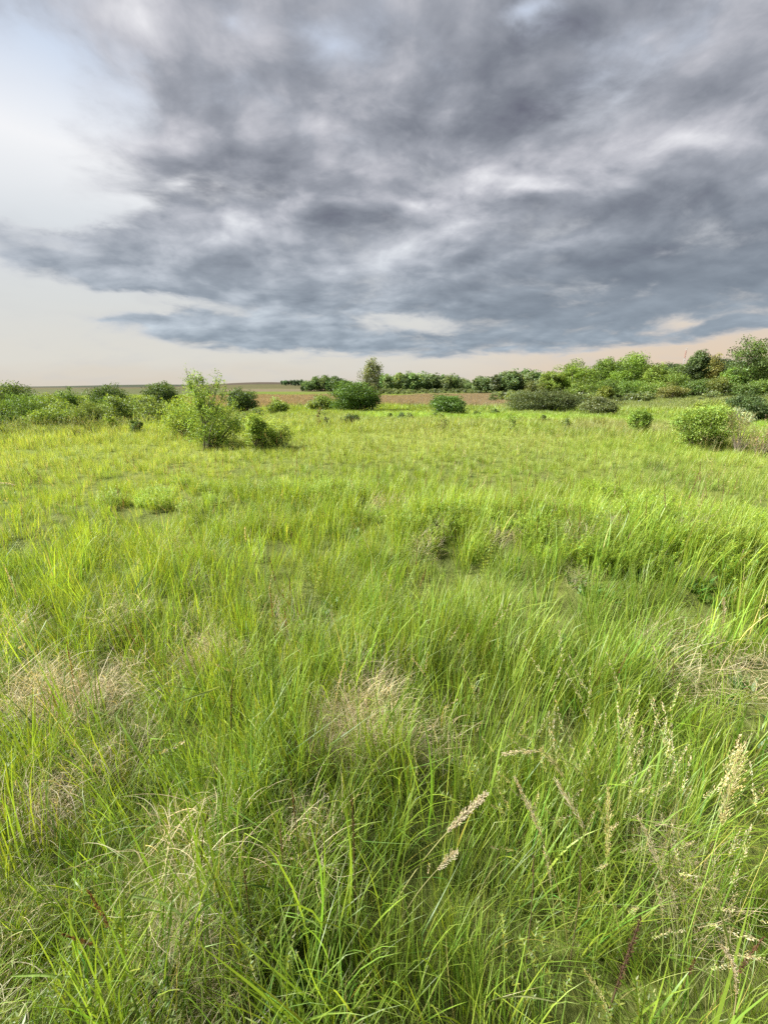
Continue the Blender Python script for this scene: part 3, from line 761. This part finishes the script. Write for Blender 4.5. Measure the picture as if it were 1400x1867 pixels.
one("shrub", 212, 722, 776, 76, "broad fresh green shrub in front of the dark round-topped one", dist=22, nclust=100, per=60, crad=.1, col=(.13, .22, .045), shoots=14, shoot_len=.15)
one("shrub", 252, 724, 770, 60, "low pale green shrub at the right end of the left thicket", dist=24, nclust=80, per=55, crad=.1, col=(.17, .24, .07), shoots=10, shoot_len=.18)
one("shrub", 205, 752, 784, 24, "small yellow-green bush standing alone before the thicket", nclust=30, per=40, crad=.13, col=LIME, shoots=5)
one("shrub", 254, 764, 786, 26, "tiny dark round bush in pale grass before the thicket", nclust=30, per=50, crad=.13, col=EVER)
one("shrub", 70, 746, 782, 90, "low leafy green bush along the foot of the left thicket", dist=17.5, nclust=80, per=55, crad=.09, col=(.15, .23, .05), shoots=14, shoot_len=.3)
one("shrub", 300, 694, 762, 66, "dark domed shrub just left of the tall sapling", dist=29, nclust=100, per=60, crad=.09, col=(.08, .13, .04), shoots=8, shoot_len=.1)
one("shrub", 441, 708, 748, 58, "dark flat-topped shrub behind the tall bright one, on its right", dist=34, nclust=80, per=60, crad=.1, col=EVER, shoots=4, shoot_len=.1)
one("shrub", 507, 726, 754, 40, "small round green shrub near the left end of the reddish reeds", nclust=50, per=60, crad=.12, col=MID)
one("shrub", 460, 742, 768, 46, "low dull green shrub behind the fresh green pair", dist=26, nclust=44, per=50, crad=.12, col=(.13, .19, .06))
# --- centre
one("shrub", 646, 693, 749, 92, "large dark green domed shrub in the centre before the reddish reeds", nclust=170, per=80, crad=.085, stems=7, base_r=.05, col=(.08, .15, .03), shell=.5, ragged=.08, shoots=6, shoot_len=.08)
one("tree", 679, 655, 749, 44, "tall pale grey-green tree rising out of the central domed shrub", "tree", nclust=90, per=60, crad=.10, crown0=.12, stems=1, leader=True, col=SILVER, shell=.2, woody="trunk", leafy="crown", slim=.4,
    lobes=[(0, 0, .40, .5, .5, .38), (.05, 0, .66, .38, .4, .22), (-.16, 0, .72, .26, .3, .12), (.08, 0, .88, .26, .3, .12)])
one("shrub", 590, 722, 748, 52, "low light green bush at the left foot of the central dome", nclust=60, per=60, crad=.11, col=(.15, .21, .06))
one("shrub", 630, 734, 750, 24, "small pale bush tucked against the front of the central dome", dist=43, nclust=30, per=50, crad=.13, col=(.17, .25, .06))
one("shrub", 820, 719, 757, 66, "round leafy green bush with a ragged top right of the centre", nclust=110, per=70, crad=.10, col=(.085, .16, .035), shoots=12, shoot_len=.12)
one("shrub", 641, 752, 773, 28, "little dark bush alone in the grass below the central dome", nclust=34, per=50, crad=.13, col=EVER, shoots=3)
one("shrub", 711, 752, 766, 12, "tiny dark bush, leftmost of three small ones by the reeds", nclust=14, per=40, crad=.16, col=DARK)
one("shrub", 731, 748, 766, 14, "slim dark bush, middle of three small ones by the reeds", nclust=14, per=40, crad=.16, col=EVER)
one("shrub", 746, 750, 767, 18, "light green bush, rightmost of three small ones by the reeds", nclust=18, per=40, crad=.16, col=MID)
one("shrub", 793, 748, 762, 9, "thin dark shoot standing just left of the round leafy bush", nclust=10, per=30, crad=.18, col=EVER)
one("shrub", 870, 748, 758, 12, "very small dark bush just right of the round leafy bush", nclust=10, per=36, crad=.18, col=DARK)
one("shrub", 902, 744, 757, 13, "very small dark bush between the round bush and the olive dome", nclust=10, per=36, crad=.18, col=DARK)
one("weed", 583, 748, 774, 10, "thin brown dead weed standing in the grass left of centre", "weed", nclust=9, per=16, crad=.12, col=(.12, .08, .05), stems=2, shoots=4, shoot_len=.4)
one("weed", 595, 757, 774, 12, "dark leafy weed just right of the thin brown one", "weed", nclust=9, per=26, crad=.15, col=(.09, .12, .05), stems=2)
one("sapling", 804, 758, 786, 34, "wispy young sapling in the bright grass below the round bush", "sapling", nclust=16, per=14, crad=.12, col=(.17, .22, .07), stems=3, shoots=8, shoot_len=.3)
# --- right
one("shrub", 990, 707, 750, 122, "wide dark olive domed shrub, largest on the right side", nclust=200, per=80, crad=.07, stems=9, col=(.085, .115, .045), shell=.55, ragged=.07, D=4.5, slim=.35,
    lobes=[(0, 0, .4, .5, .5, .5), (-.22, 0, .42, .27, .4, .42), (.2, 0, .45, .28, .4, .46)])
one("shrub", 1088, 722, 756, 68, "smaller olive-green domed shrub right of the wide one", nclust=110, per=70, crad=.085, col=(.115, .145, .06), shell=.5, ragged=.1)
one("sapling", 1161, 742, 786, 42, "little round-headed tree with a bare stem in beige grass", "tree", crown0=.22, stems=2, base_r=.03, nclust=70, per=46, crad=.10, col=(.17, .27, .05), shoots=8, shoot_len=.15, woody="trunk", leafy="crown")
one("shrub", 1274, 732, 809, 104, "bright lime-green spreading shrub, nearest on the right", nclust=160, per=74, crad=.075, stems=7, col=(.21, .31, .065), shoots=22, shoot_len=.14, shell=.35, seed=8,
    lobes=[(0, 0, .52, .44, .4, .4), (-.2, 0, .6, .26, .26, .3), (.2, 0, .62, .28, .28, .32), (.0, 0, .25, .36, .3, .22)])
one("shrub", 1374, 713, 768, 84, "dark shrub with pale blossom specks at the right edge", dist=26, nclust=150, per=70, crad=.085, col=(.075, .12, .045), shell=.5)
one("shrub", 1352, 742, 778, 52, "grey-green bush with white-backed leaves in front of the dark right-edge shrub", dist=20.5, nclust=60, per=44, crad=.1, col=(.26, .31, .20), var=.5, shell=.3)
one("shrub", 1305, 728, 770, 62, "yellow-green bush behind the nearest bright shrub", dist=21, nclust=80, per=56, crad=.1, col=(.19, .25, .06), shoots=10, shoot_len=.16)
one("weed", 1345, 762, 822, 60, "wispy brownish-green weed thicket at the right edge", "weed", nclust=50, per=20, crad=.12, col=(.20, .19, .09), stems=8, shoots=24, shoot_len=.4, leaf=.03)
one("weed", 1388, 768, 826, 56, "tangle of brown dead stems in the grass at the right edge", "weed", nclust=40, per=16, crad=.12, col=(.24, .17, .12), stems=8, shoots=20, shoot_len=.4, leaf=.028)
one("sapling", 927, 759, 783, 26, "pale feathery sapling with spread branches, leftmost of three in the field", "sapling", nclust=18, per=20, crad=.12, col=(.17, .25, .06), stems=3, shoots=8, shoot_len=.35)
one("sapling", 987, 752, 770, 12, "tiny dark upright sapling in front of the olive dome", "sapling", nclust=12, per=30, crad=.15, col=(.09, .14, .04), stems=2)
one("sapling", 1033, 760, 784, 20, "small pointed dark green sapling in the bright field", "sapling", nclust=18, per=30, crad=.13, col=(.10, .15, .05), stems=2, shoots=6, shoot_len=.3)

# --- the trees on the right, 110-170 m away
TREES = [
 (1003, 676, 44, 150, MID, "mid green tree in front of the right wood's left end"),
 (1045, 657, 68, 150, (.15, .24, .045), "light green broad-crowned tree near the left end of the right wood"),
 (1093, 652, 44, 155, (.12, .20, .045), "narrow green tree between two broad light crowns"),
 (1138, 642, 66, 150, (.14, .24, .045), "tall round-crowned bright green tree, highest in the middle of the right wood"),
 (1166, 662, 42, 160, (.11, .18, .045), "mid green tree at the right shoulder of the tall round one"),
 (1190, 662, 46, 142, (.15, .23, .05), "lighter bushy tree left of the thin mast"),
 (1212, 659, 40, 175, (.06, .10, .045), "dark blue-green tree just left of the mast"),
 (1236, 664, 44, 165, (.10, .16, .05), "dull green tree under the mast"),
 (1258, 638, 38, 140, (.075, .12, .05), "tall dark feathery tree just right of the mast"),
 (1282, 645, 44, 150, (.16, .17, .055), "olive-brown thinly leaved tree, second right of the mast"),
 (1312, 652, 52, 165, (.07, .11, .06), "dark bluish tree behind the tallest one"),
 (1352, 614, 66, 130, (.085, .145, .04), "tallest tree of the wood, open crown showing sky, near the right edge"),
 (1396, 632, 50, 140, (.10, .14, .05), "dull green tree at the right edge beside the tallest one"),
 (1330, 668, 40, 118, (.12, .21, .05), "small bright tree at the foot of the tallest one"),
]
for px, yt, w, dd, c, lab in TREES:
    w *= 1.12
    kw = dict(nclust=170, per=60, crad=.075, var=.34, stems=1, col=c, leaf=.46, shell=.45, ragged=.13, crown0=.08)
    if px == 1352: kw.update(crown0=.25, nclust=80, ragged=.25, lobes=[(-.05, 0, .82, .3, .3, .16), (.2, 0, .74, .26, .3, .2), (-.28, 0, .72, .22, .3, .10), (.1, 0, .5, .34, .4, .2), (.22, 0, .3, .26, .3, .2), (-.2, 0, .38, .2, .3, .2)])
    if px in (1258,): kw.update(leader=True, lobes=[(0, 0, .5, .36, .36, .42), (.1, 0, .78, .26, .3, .2), (-.15, 0, .62, .24, .3, .14)])
    one("tree", px, yt, 0, w, lab, "tree", dist=dd, woody="trunk", leafy="crown", **kw)
FRONT = [
 (975, 694, 40, 125, OLIVE, "small olive bush at the left foot of the right wood"),
 (1062, 692, 56, 120, (.14, .22, .05), "light green bush under the broad-crowned tree"),
 (1105, 690, 50, 118, (.10, .17, .04), "mid green bush under the narrow tree"),
 (1148, 690, 50, 122, (.12, .21, .05), "rounded bush under the tall round-crowned tree"),
 (1104, 704, 26, 100, (.18, .235, .055), "yellowish bush at the foot of the right wood"),
 (1188, 690, 48, 118, (.15, .24, .06), "bright bush below the lighter bushy tree"),
 (1222, 700, 50, 110, (.15, .17, .06), "dull olive bush in front of the wood below the mast"),
 (1236, 682, 46, 116, (.13, .21, .045), "green domed bush below the mast"),
 (1270, 690, 52, 112, (.10, .17, .05), "dull green bush right of the domed one"),
 (1305, 684, 38, 108, (.13, .17, .05), "olive-yellow bush left of the tallest tree"),
 (1388, 690, 50, 108, (.12, .20, .05), "green bush in front of the right-edge tree"),
 (1352, 698, 50, 104, (.09, .15, .045), "dark green bush at the foot of the tallest tree"),
]
for px, yt, w, dd, c, lab in FRONT:
    one("shrub", px, yt, 0, w, lab, "shrub", dist=dd, nclust=60, per=50, crad=.11, col=c, leaf=.34)

# --- the far wood in the centre: small trees copied from a few shapes
far_shapes = [plant_meshes("far_tree", 900 + i, 10, w, nclust=70, per=34, crad=.11, stems=1, col=(.085, .13, .05), leaf=.8, crown0=.05, shell=.3)
              for i, w in enumerate((7, 6, 8, 5.5, 9))]
def far_row(px0, px1, ytop, dist, step, tone, label, group, jit=5, seed=1):
    g = np.random.default_rng(seed); px = px0
    while px < px1:
        d = dist * g.uniform(.94, 1.08); x, y = along(px, d); z = float(ground_z(x, y))
        yt = np.interp(px, *ytop) + g.uniform(-jit, jit) * .5
        s = max(height_at(px, yt, x, y), 2) / 10
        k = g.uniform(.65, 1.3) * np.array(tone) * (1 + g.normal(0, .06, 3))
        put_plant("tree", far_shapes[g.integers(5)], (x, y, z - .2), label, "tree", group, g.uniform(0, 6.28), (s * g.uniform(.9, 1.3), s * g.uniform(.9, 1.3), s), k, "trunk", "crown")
        px += step * g.uniform(.7, 1.35)
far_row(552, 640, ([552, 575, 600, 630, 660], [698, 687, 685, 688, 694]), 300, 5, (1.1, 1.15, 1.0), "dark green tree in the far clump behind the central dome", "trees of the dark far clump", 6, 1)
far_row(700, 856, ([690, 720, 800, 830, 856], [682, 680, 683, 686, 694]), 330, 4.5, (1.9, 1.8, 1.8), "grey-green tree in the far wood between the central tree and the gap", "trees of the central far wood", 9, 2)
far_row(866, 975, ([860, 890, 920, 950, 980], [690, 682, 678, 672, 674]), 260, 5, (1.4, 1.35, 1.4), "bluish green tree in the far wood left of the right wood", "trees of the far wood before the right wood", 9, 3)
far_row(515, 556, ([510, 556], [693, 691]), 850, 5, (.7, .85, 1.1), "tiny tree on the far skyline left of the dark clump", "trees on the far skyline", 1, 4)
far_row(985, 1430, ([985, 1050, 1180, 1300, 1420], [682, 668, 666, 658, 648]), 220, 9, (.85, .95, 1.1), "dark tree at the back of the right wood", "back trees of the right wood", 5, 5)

# --- low scrub in front of the woods
sme = [plant_meshes("scrub", 950 + i, 1.0, 1.8, nclust=26, per=26, crad=.14, stems=3, col=(.10, .135, .04), leaf=.22, shell=.3)[1] for i in range(3)]
for i, me in enumerate(sme):
    me.materials.clear(); me.materials.append(M_grass)
    o = bpy.data.objects.new(f"{len(pn):03d}_scrub", me); protos.objects.link(o); pn.append("scrub")
p = np.column_stack([rng.uniform(-.05, 1.15, 1500), rng.uniform(70, 380, 1500)]); p[:, 0] *= p[:, 1]
dd = p[:, 1]; s_ = p[:, 0] / dd
m = sstep(fbm(p[:, 0] * .03, p[:, 1] * .02, 3, 201), .42, .55) * np.where(s_ < .25, dd > 200, dd > 95)
p = keep(p, m)
scatter("undergrowth", p, ("scrub",), rng.uniform(.9, 2.2, len(p)), np.ones((len(p), 3)) * rng.normal(1, .2, (len(p), 1)), "band of low olive-green scrub below the woods", category="scrub")
hm = [plant_meshes("thicket", 970 + i, 1.5, 1.7, nclust=60, per=50, crad=.11, stems=3, col=(.13, .20, .045), leaf=.09, shell=.3, shoots=10, shoot_len=.15)[1] for i in range(3)]
for me in hm:
    me.materials.clear(); me.materials.append(M_grass)
    o = bpy.data.objects.new(f"{len(pn):03d}_thicket", me); protos.objects.link(o); pn.append("thicket")
p = np.column_stack([rng.uniform(-1.1, -.52, 110), rng.uniform(19, 33, 110)]); p[:, 0] *= p[:, 1]
scatter("undergrowth", p, ("thicket",), rng.uniform(.5, .95, len(p)), np.array([1.05, 1, .9]) * rng.normal(1, .22, (len(p), 1)), "leafy undergrowth closing the gaps of the left thicket", category="undergrowth")
p = wedge(15, 30, .5, 50); p = p[(p[:, 0] < -.30 * p[:, 1])]
scatter("undergrowth", p, ("weed",), rng.uniform(.45, .8, len(p)), np.array([.17, .23, .05]) * rng.normal(1, .2, (len(p), 1)), "rank green undergrowth filling the left thicket", category="undergrowth")

# ---------------------------------------------------------------- lattice mast behind the wood
x, y = along(1234, 420); z = float(ground_z(x, y)); Hm = height_at(1234, 634, x, y)
M_mast = bpy.data.materials.new("mast_paint"); M_mast.use_nodes = True
_n = NT(M_mast.node_tree); _b = M_mast.node_tree.nodes['Principled BSDF']
_tc = _n.n('ShaderNodeTexCoord'); _s = _n.n('ShaderNodeSeparateXYZ'); _n.put(_s.inputs[0], _tc.outputs['Object'])
_n.put(_b.inputs['Base Color'], _n.mix(_n.math('GREATER_THAN', _n.math('FRACT', _n.math('DIVIDE', _s.outputs[2], 14.0)), .5), (.30, .17, .15, 1), (.34, .32, .32, 1)))
mast = bpy.data.objects.new("lattice_mast", None); COL.objects.link(mast); mast.location = (x, y, z)
mast["label"] = "thin reddish-grey mast standing up behind the right wood"; mast["category"] = "mast"
b0, b1 = .8, .45
for k in range(3):
    a = k * 2 * pi / 3; c_, s2 = cos(a), sin(a)
    tv, tq = tubes([[(c_ * b0, s2 * b0, -.5), (c_ * b1, s2 * b1, Hm)]], [[.16, .12]], 6)
    add("leg", new_mesh("mast_leg", tv, tq, None, M_mast), mast)
paths = []
nb = 22
for i in range(nb):
    for k in range(3):
        a, a2 = k * 2 * pi / 3, (k + 1) * 2 * pi / 3
        z0, z1 = Hm * i / nb, Hm * (i + 1) / nb; q0, q1 = b0 + (b1 - b0) * i / nb, b0 + (b1 - b0) * (i + 1) / nb
        paths.append([(cos(a) * q0, sin(a) * q0, z0), (cos(a2) * q1, sin(a2) * q1, z1)])
tv, tq = tubes(paths, np.full((len(paths), 2), .09), 4)
add("bracing", new_mesh("mast_bracing", tv, tq, None, M_mast), mast)

# ================================================================ single stalks and blades that stand out in the foreground
def lift(px, py, z):
    d = px_dir(px, py); t = (EYE - z) / -d[2]; return np.array([d[0] * t, d[1] * t, z])
def bez(p0, p1, arch, seg=14):
    """stem that leaves the ground upright and bends over to its tip"""
    t = np.linspace(0, 1, seg + 1)[:, None]
    m = p0 * .75 + p1 * .25; m[2] = p0[2] + (p1[2] - p0[2]) * arch
    return p0 * (1 - t) ** 2 + 2 * m * t * (1 - t) + p1 * t ** 2
M_leafo = M_leaf
def head_mesh(path, f0, n, sp, spread, col, g):
    """spikelets along the last part of a path"""
    k = len(path) - 1
    t = f0 + (1 - f0) * np.sort(g.random(n)); i = np.minimum((t * k).astype(int), k - 1); fr = (t * k - i)[:, None]
    P0 = path[i] * (1 - fr) + path[i + 1] * fr; d = path[i + 1] - path[i]; d /= np.linalg.norm(d, axis=1)[:, None]
    q = np.cross(d, g.normal(0, 1, (n, 3))); q /= np.linalg.norm(q, axis=1)[:, None]
    u = (t - f0) / (1 - f0); br = (spread * (.25 + np.sin(u * pi * .85 + .25)) * g.uniform(.2, 1, n))[:, None]
    P1 = P0 + q * br + d * br * 1.6
    ln = d + q * .35; ln /= np.linalg.norm(ln, axis=1)[:, None]; b = np.cross(ln, q); b /= np.linalg.norm(b, axis=1)[:, None]
    s = g.uniform(.7, 1.3, n)[:, None] * sp
    V = np.stack([P1 - ln * s, P1 + b * s * .3, P1 + ln * s, P1 - b * s * .3], 1)
    V2 = np.stack([P1 - ln * s, P1 + q * s * .3, P1 + ln * s, P1 - q * s * .3], 1)
    V = np.concatenate([V, V2]).reshape(-1, 3); C = shade(2 * n, col, g, .22, .05)
    w = .0005
    V3 = np.stack([P0 - b * w, P0 + b * w, P1 + b * w, P1 - b * w], 1).reshape(-1, 3)
    return new_mesh("seed_head", np.concatenate([V, V3]), np.arange(len(V) + len(V3)).reshape(-1, 4), np.concatenate([np.repeat(C, 4, 0), np.tile(np.array(col) * .8, (len(V3), 1))]), M_leaf)
PALE = (.62, .56, .44); PINK = (.54, .49, .40); STRAW = (.56, .52, .28); BROWN = (.13, .08, .05)
STALKS = [ # tip px, base px, tip height, base->tip arch, head fraction, spikelets, spikelet size, spread, colours, label
 (885, 1448, 690, 1700, .62, .9, .76, 260, .0060, .012, PINK, (.35, .36, .16), "thick pinkish-beige plume leaning right, low in the middle of the photo"),
 (832, 1552, 720, 1690, .50, .8, .80, 120, .0055, .012, PINK, (.3, .3, .15), "short pinkish plume below the thick pinkish-beige one"),
 (628, 1208, 596, 1480, .72, 1.1, .70, 110, .0055, .004, PALE, (.35, .38, .12), "slender pale spike standing alone above the central straw patch"),
 (938, 1418, 1045, 1720, .66, .9, .70, 150, .0052, .010, PALE, (.4, .38, .16), "pale open plume leaning left, right of the thick pinkish-beige one"),
 (1108, 1436, 1085, 1760, .66, 1.1, .62, 170, .0055, .010, STRAW, (.3, .38, .10), "upright straw-coloured plume with side branches, lower right"),
 (1163, 1488, 1240, 1790, .60, 1.0, .66, 130, .0055, .009, PALE, (.32, .37, .13), "pale plume tilted left over a curved stem, lower right"),
 (1350, 1362, 1228, 1790, .78, 1.0, .70, 190, .0060, .024, STRAW, (.30, .44, .09), "tallest stalk on the right, open straw plume on a long green stem"),
 (1312, 1722, 1330, 1900, .62, 1.1, .45, 150, .0065, .006, PALE, (.42, .37, .22), "dense pale spike at the bottom edge near the right corner"),
 (1190, 1602, 1205, 1790, .52, 1.1, .60, 90, .0050, .005, PALE, (.3, .36, .12), "short pale spike, left one of a close pair at the lower right"),
 (1214, 1598, 1232, 1795, .53, 1.1, .60, 90, .0050, .005, PALE, (.3, .36, .12), "short pale spike, right one of a close pair at the lower right"),
 (915, 1376, 1120, 1620, .66, 1.5, .82, 90, .0050, .008, PALE, (.35, .40, .14), "nodding plume on an arched stem that droops to the left"),
 (985, 1368, 1075, 1600, .66, 1.2, .74, 100, .0048, .012, STRAW, (.35, .40, .14), "airy straw plume just right of the nodding one"),
 (1012, 1420, 1150, 1760, .62, 1.0, .76, 100, .0048, .014, PALE, (.4, .42, .15), "loose plume on a long slanting stem below the nodding one"),
 (1066, 1770, 1130, 1930, .45, 1.0, .50, 110, .0060, .006, STRAW, (.3, .42, .12), "pale green spike leaning left at the bottom edge"),
 (990, 1545, 1015, 1740, .50, 1.0, .66, 80, .0050, .006, PALE, (.33, .38, .14), "small pale plume under the loose slanting one"),
 (8, 1030, 70, 1190, .62, 1.0, .62, 120, .0065, .006, PALE, (.4, .38, .2), "pale spike leaning out of the left edge of the photo"),
 (28, 884, -60, 1000, .78, 1.5, .84, 90, .0090, .008, PALE, (.4, .38, .2), "nodding pale plume crossing the left edge, highest of all"),
 (447, 960, 455, 1060, .62, 1.1, .66, 90, .0090, .007, PALE, (.35, .38, .15), "pale spike in the left half of the middle meadow"),
 (1318, 1090, 1300, 1230, .68, 1.1, .60, 120, .0075, .010, PALE, (.38, .36, .2), "faded plume standing at the right of the middle meadow"),
 (750, 1200, 800, 1310, .55, 1.0, .66, 80, .0060, .005, PALE, (.35, .38, .15), "small pale spike right of the slender lone one"),
 (1290, 1185, 1300, 1330, .60, 1.0, .70, 70, .0060, .006, PALE, (.40, .38, .2), "thin pale stalk above the tallest right-hand plume"),
 (425, 1240, 428, 1430, .58, 1.1, .50, 230, .0062, .005, BROWN, (.13, .09, .05), "dark brown dead spike left of the slender pale one"),
 (642, 1452, 650, 1700, .56, 1.1, .52, 260, .0062, .005, BROWN, (.12, .08, .05), "dark brown dead spike in the lower middle, left of the pink plume"),
 (1168, 1672, 1100, 1870, .50, 1.0, .42, 420, .0065, .010, BROWN, (.11, .07, .05), "bushy dark brown dead head at the lower right"),
 (530, 1425, 555, 1640, .54, 1.1, .62, 140, .0058, .004, (.20, .13, .08), (.15, .11, .06), "reddish-brown dead spike between the two darkest ones"),
 (512, 1500, 525, 1690, .48, 1.1, .62, 110, .0055, .004, (.22, .16, .13), (.16, .13, .07), "short greyish dead spike low in the left half"),
 (380, 1480, 372, 1660, .48, 1.1, .60, 100, .0055, .004, BROWN, (.14, .10, .05), "thin dark spike beside the pale straw tuft on the left"),
 (1058, 1560, 1040, 1760, .50, 1.1, .60, 150, .0058, .005, (.17, .11, .07), (.14, .12, .06), "brown spike in front of the upright straw plume"),
 (446, 1590, 470, 1770, .44, 1.1, .60, 110, .0055, .004, BROWN, (.13, .10, .05), "short dark spike in the lower left grass"),
 (972, 1560, 960, 1760, .46, 1.1, .66, 90, .0055, .004, (.16, .10, .07), (.14, .11, .06), "thin brown spike left of the small pale plume"),
]
for (tx, ty, bx, by, zt, arch, f0, n, sp, spread, hc, sc_, lab) in STALKS:
    tip = lift(tx, ty, zt)
    b = lift(bx, by, .06); b[2] = float(ground_z(b[0], b[1])) - .02
    g = np.random.default_rng(int(tx * 13 + ty))
    path = bez(b, tip, .60 * arch if arch < 1.3 else 1.12)
    e = bpy.data.objects.new("grass_stalk", None); COL.objects.link(e); e.location = b
    dead = hc[0] < .25
    e["label"] = lab; e["category"] = "dead stalk" if dead else "grass stalk"
    path = path - b
    rad = np.linspace(.0017, .0007, len(path)) * (1.25 if dead else 1)
    tv, tq = tubes([path], [rad], 5)
    add("stem", new_mesh("stalk_stem", tv, tq, np.tile(np.array(sc_), (len(tv), 1)), M_leaf), e)
    add("seed_head", head_mesh(path, f0, int(n * (1.3 if hc[0] > .25 else .7)), sp * .55, spread * (.85 if hc[0] > .25 else .7), hc, g), e)

BLADES = [ # points through the picture with heights, width, colour, label
 ([(192, 1775, .05), (215, 1680, .25), (240, 1628, .36), (268, 1608, .37), (300, 1606, .34)], .009, (.30, .42, .12), "pale green blade rising then bending right, lower left"),
 ([(236, 1632, .34), (290, 1640, .33), (330, 1665, .30), (362, 1692, .25)], .008, (.30, .42, .14), "drooping tip of blade pointing right, lower left"),
 ([(140, 1765, .12), (136, 1715, .22), (130, 1660, .32), (126, 1612, .40)], .010, (.36, .50, .10), "bright upright blade near the left bottom corner"),
 ([(0, 1738, .15), (60, 1700, .24), (120, 1660, .32), (178, 1633, .38)], .004, (.36, .42, .16), "long thin stem slanting up to the right from the left edge"),
 ([(20, 1778, .22), (70, 1774, .28), (118, 1780, .27), (150, 1805, .18)], .009, (.30, .44, .12), "flat arching blade at the left bottom"),
 ([(400, 1252, .35), (375, 1262, .36), (345, 1272, .34), (318, 1286, .30)], .010, (.34, .44, .15), "pale blade lying level in the left half, beside the dark spike"),
 ([(282, 1422, .12), (255, 1378, .25), (232, 1338, .33), (214, 1308, .38)], .010, (.30, .48, .09), "bright blade slanting up to the left, above the pale straw tuft"),
 ([(420, 1590, .05), (408, 1500, .30), (402, 1450, .40), (400, 1410, .44)], .008, (.27, .42, .08), "tall straight bright blade left of the middle"),
 ([(560, 1600, .10), (566, 1570, .20), (560, 1530, .30), (522, 1514, .36)], .009, (.34, .40, .14), "bent yellowish blade in the lower middle"),
 ([(335, 1780, .10), (345, 1690, .28), (372, 1650, .36), (420, 1632, .36)], .008, (.24, .38, .12), "curved blue-green blade bending right, lower left"),
 ([(860, 1840, .05), (900, 1820, .20), (950, 1812, .28), (1030, 1830, .26)], .007, (.36, .40, .18), "pale arched stem over the bottom edge, right of centre"),
 ([(1340, 1867, .05), (1335, 1740, .30), (1300, 1620, .46), (1252, 1570, .52)], .005, (.33, .42, .12), "long thin bent stem at the lower right edge"),
 ([(690, 1390, .10), (700, 1330, .26), (735, 1260, .38), (790, 1225, .42)], .010, (.27, .44, .08), "broad bright blade leaning right above the central straw patch"),
 ([(230, 1140, .10), (240, 1090, .28), (262, 1050, .40), (286, 1035, .44)], .012, (.28, .44, .14), "broad pale green blade in the left part of the meadow"),
]
for pts, w, c, lab in BLADES:
    P_ = np.array([lift(*q) for q in pts]); k = len(P_)
    tt = np.linspace(0, k - 1, 15); 
    s_ = np.stack([np.interp(tt, np.arange(k), P_[:, i]) for i in range(3)], 1)
    for _ in range(3): s_[1:-1] = (s_[:-2] + s_[1:-1] * 2 + s_[2:]) / 4
    org = s_[0].copy(); s_ -= org
    d = np.gradient(s_, axis=0); d /= np.linalg.norm(d, axis=1)[:, None]
    side = np.cross(d, [0.2, -1, .35]); side /= np.linalg.norm(side, axis=1)[:, None]; nn = np.cross(side, d)
    u = np.linspace(0, 1, 15); hw = (w * .5 * np.minimum(1, .6 + u * 2) * (1 - u ** 3) + .0003)[:, None]
    V = np.stack([s_ - side * hw + nn * hw * .5, s_, s_ + side * hw + nn * hw * .5], 1).reshape(-1, 3)
    i0 = np.arange(14)[:, None] * 3 + np.array([0, 1])[None]; Qd = np.stack([i0, i0 + 1, i0 + 4, i0 + 3], -1).reshape(-1, 4)
    g = np.random.default_rng(int(org[0] * 1000) % 9999)
    add("wide_grass", new_mesh("grass_blade", V, Qd, np.array(c) * .75 * g.normal(1, .04, (len(V), 1)), M_leaf), label=lab, category="grass blade", loc=org)
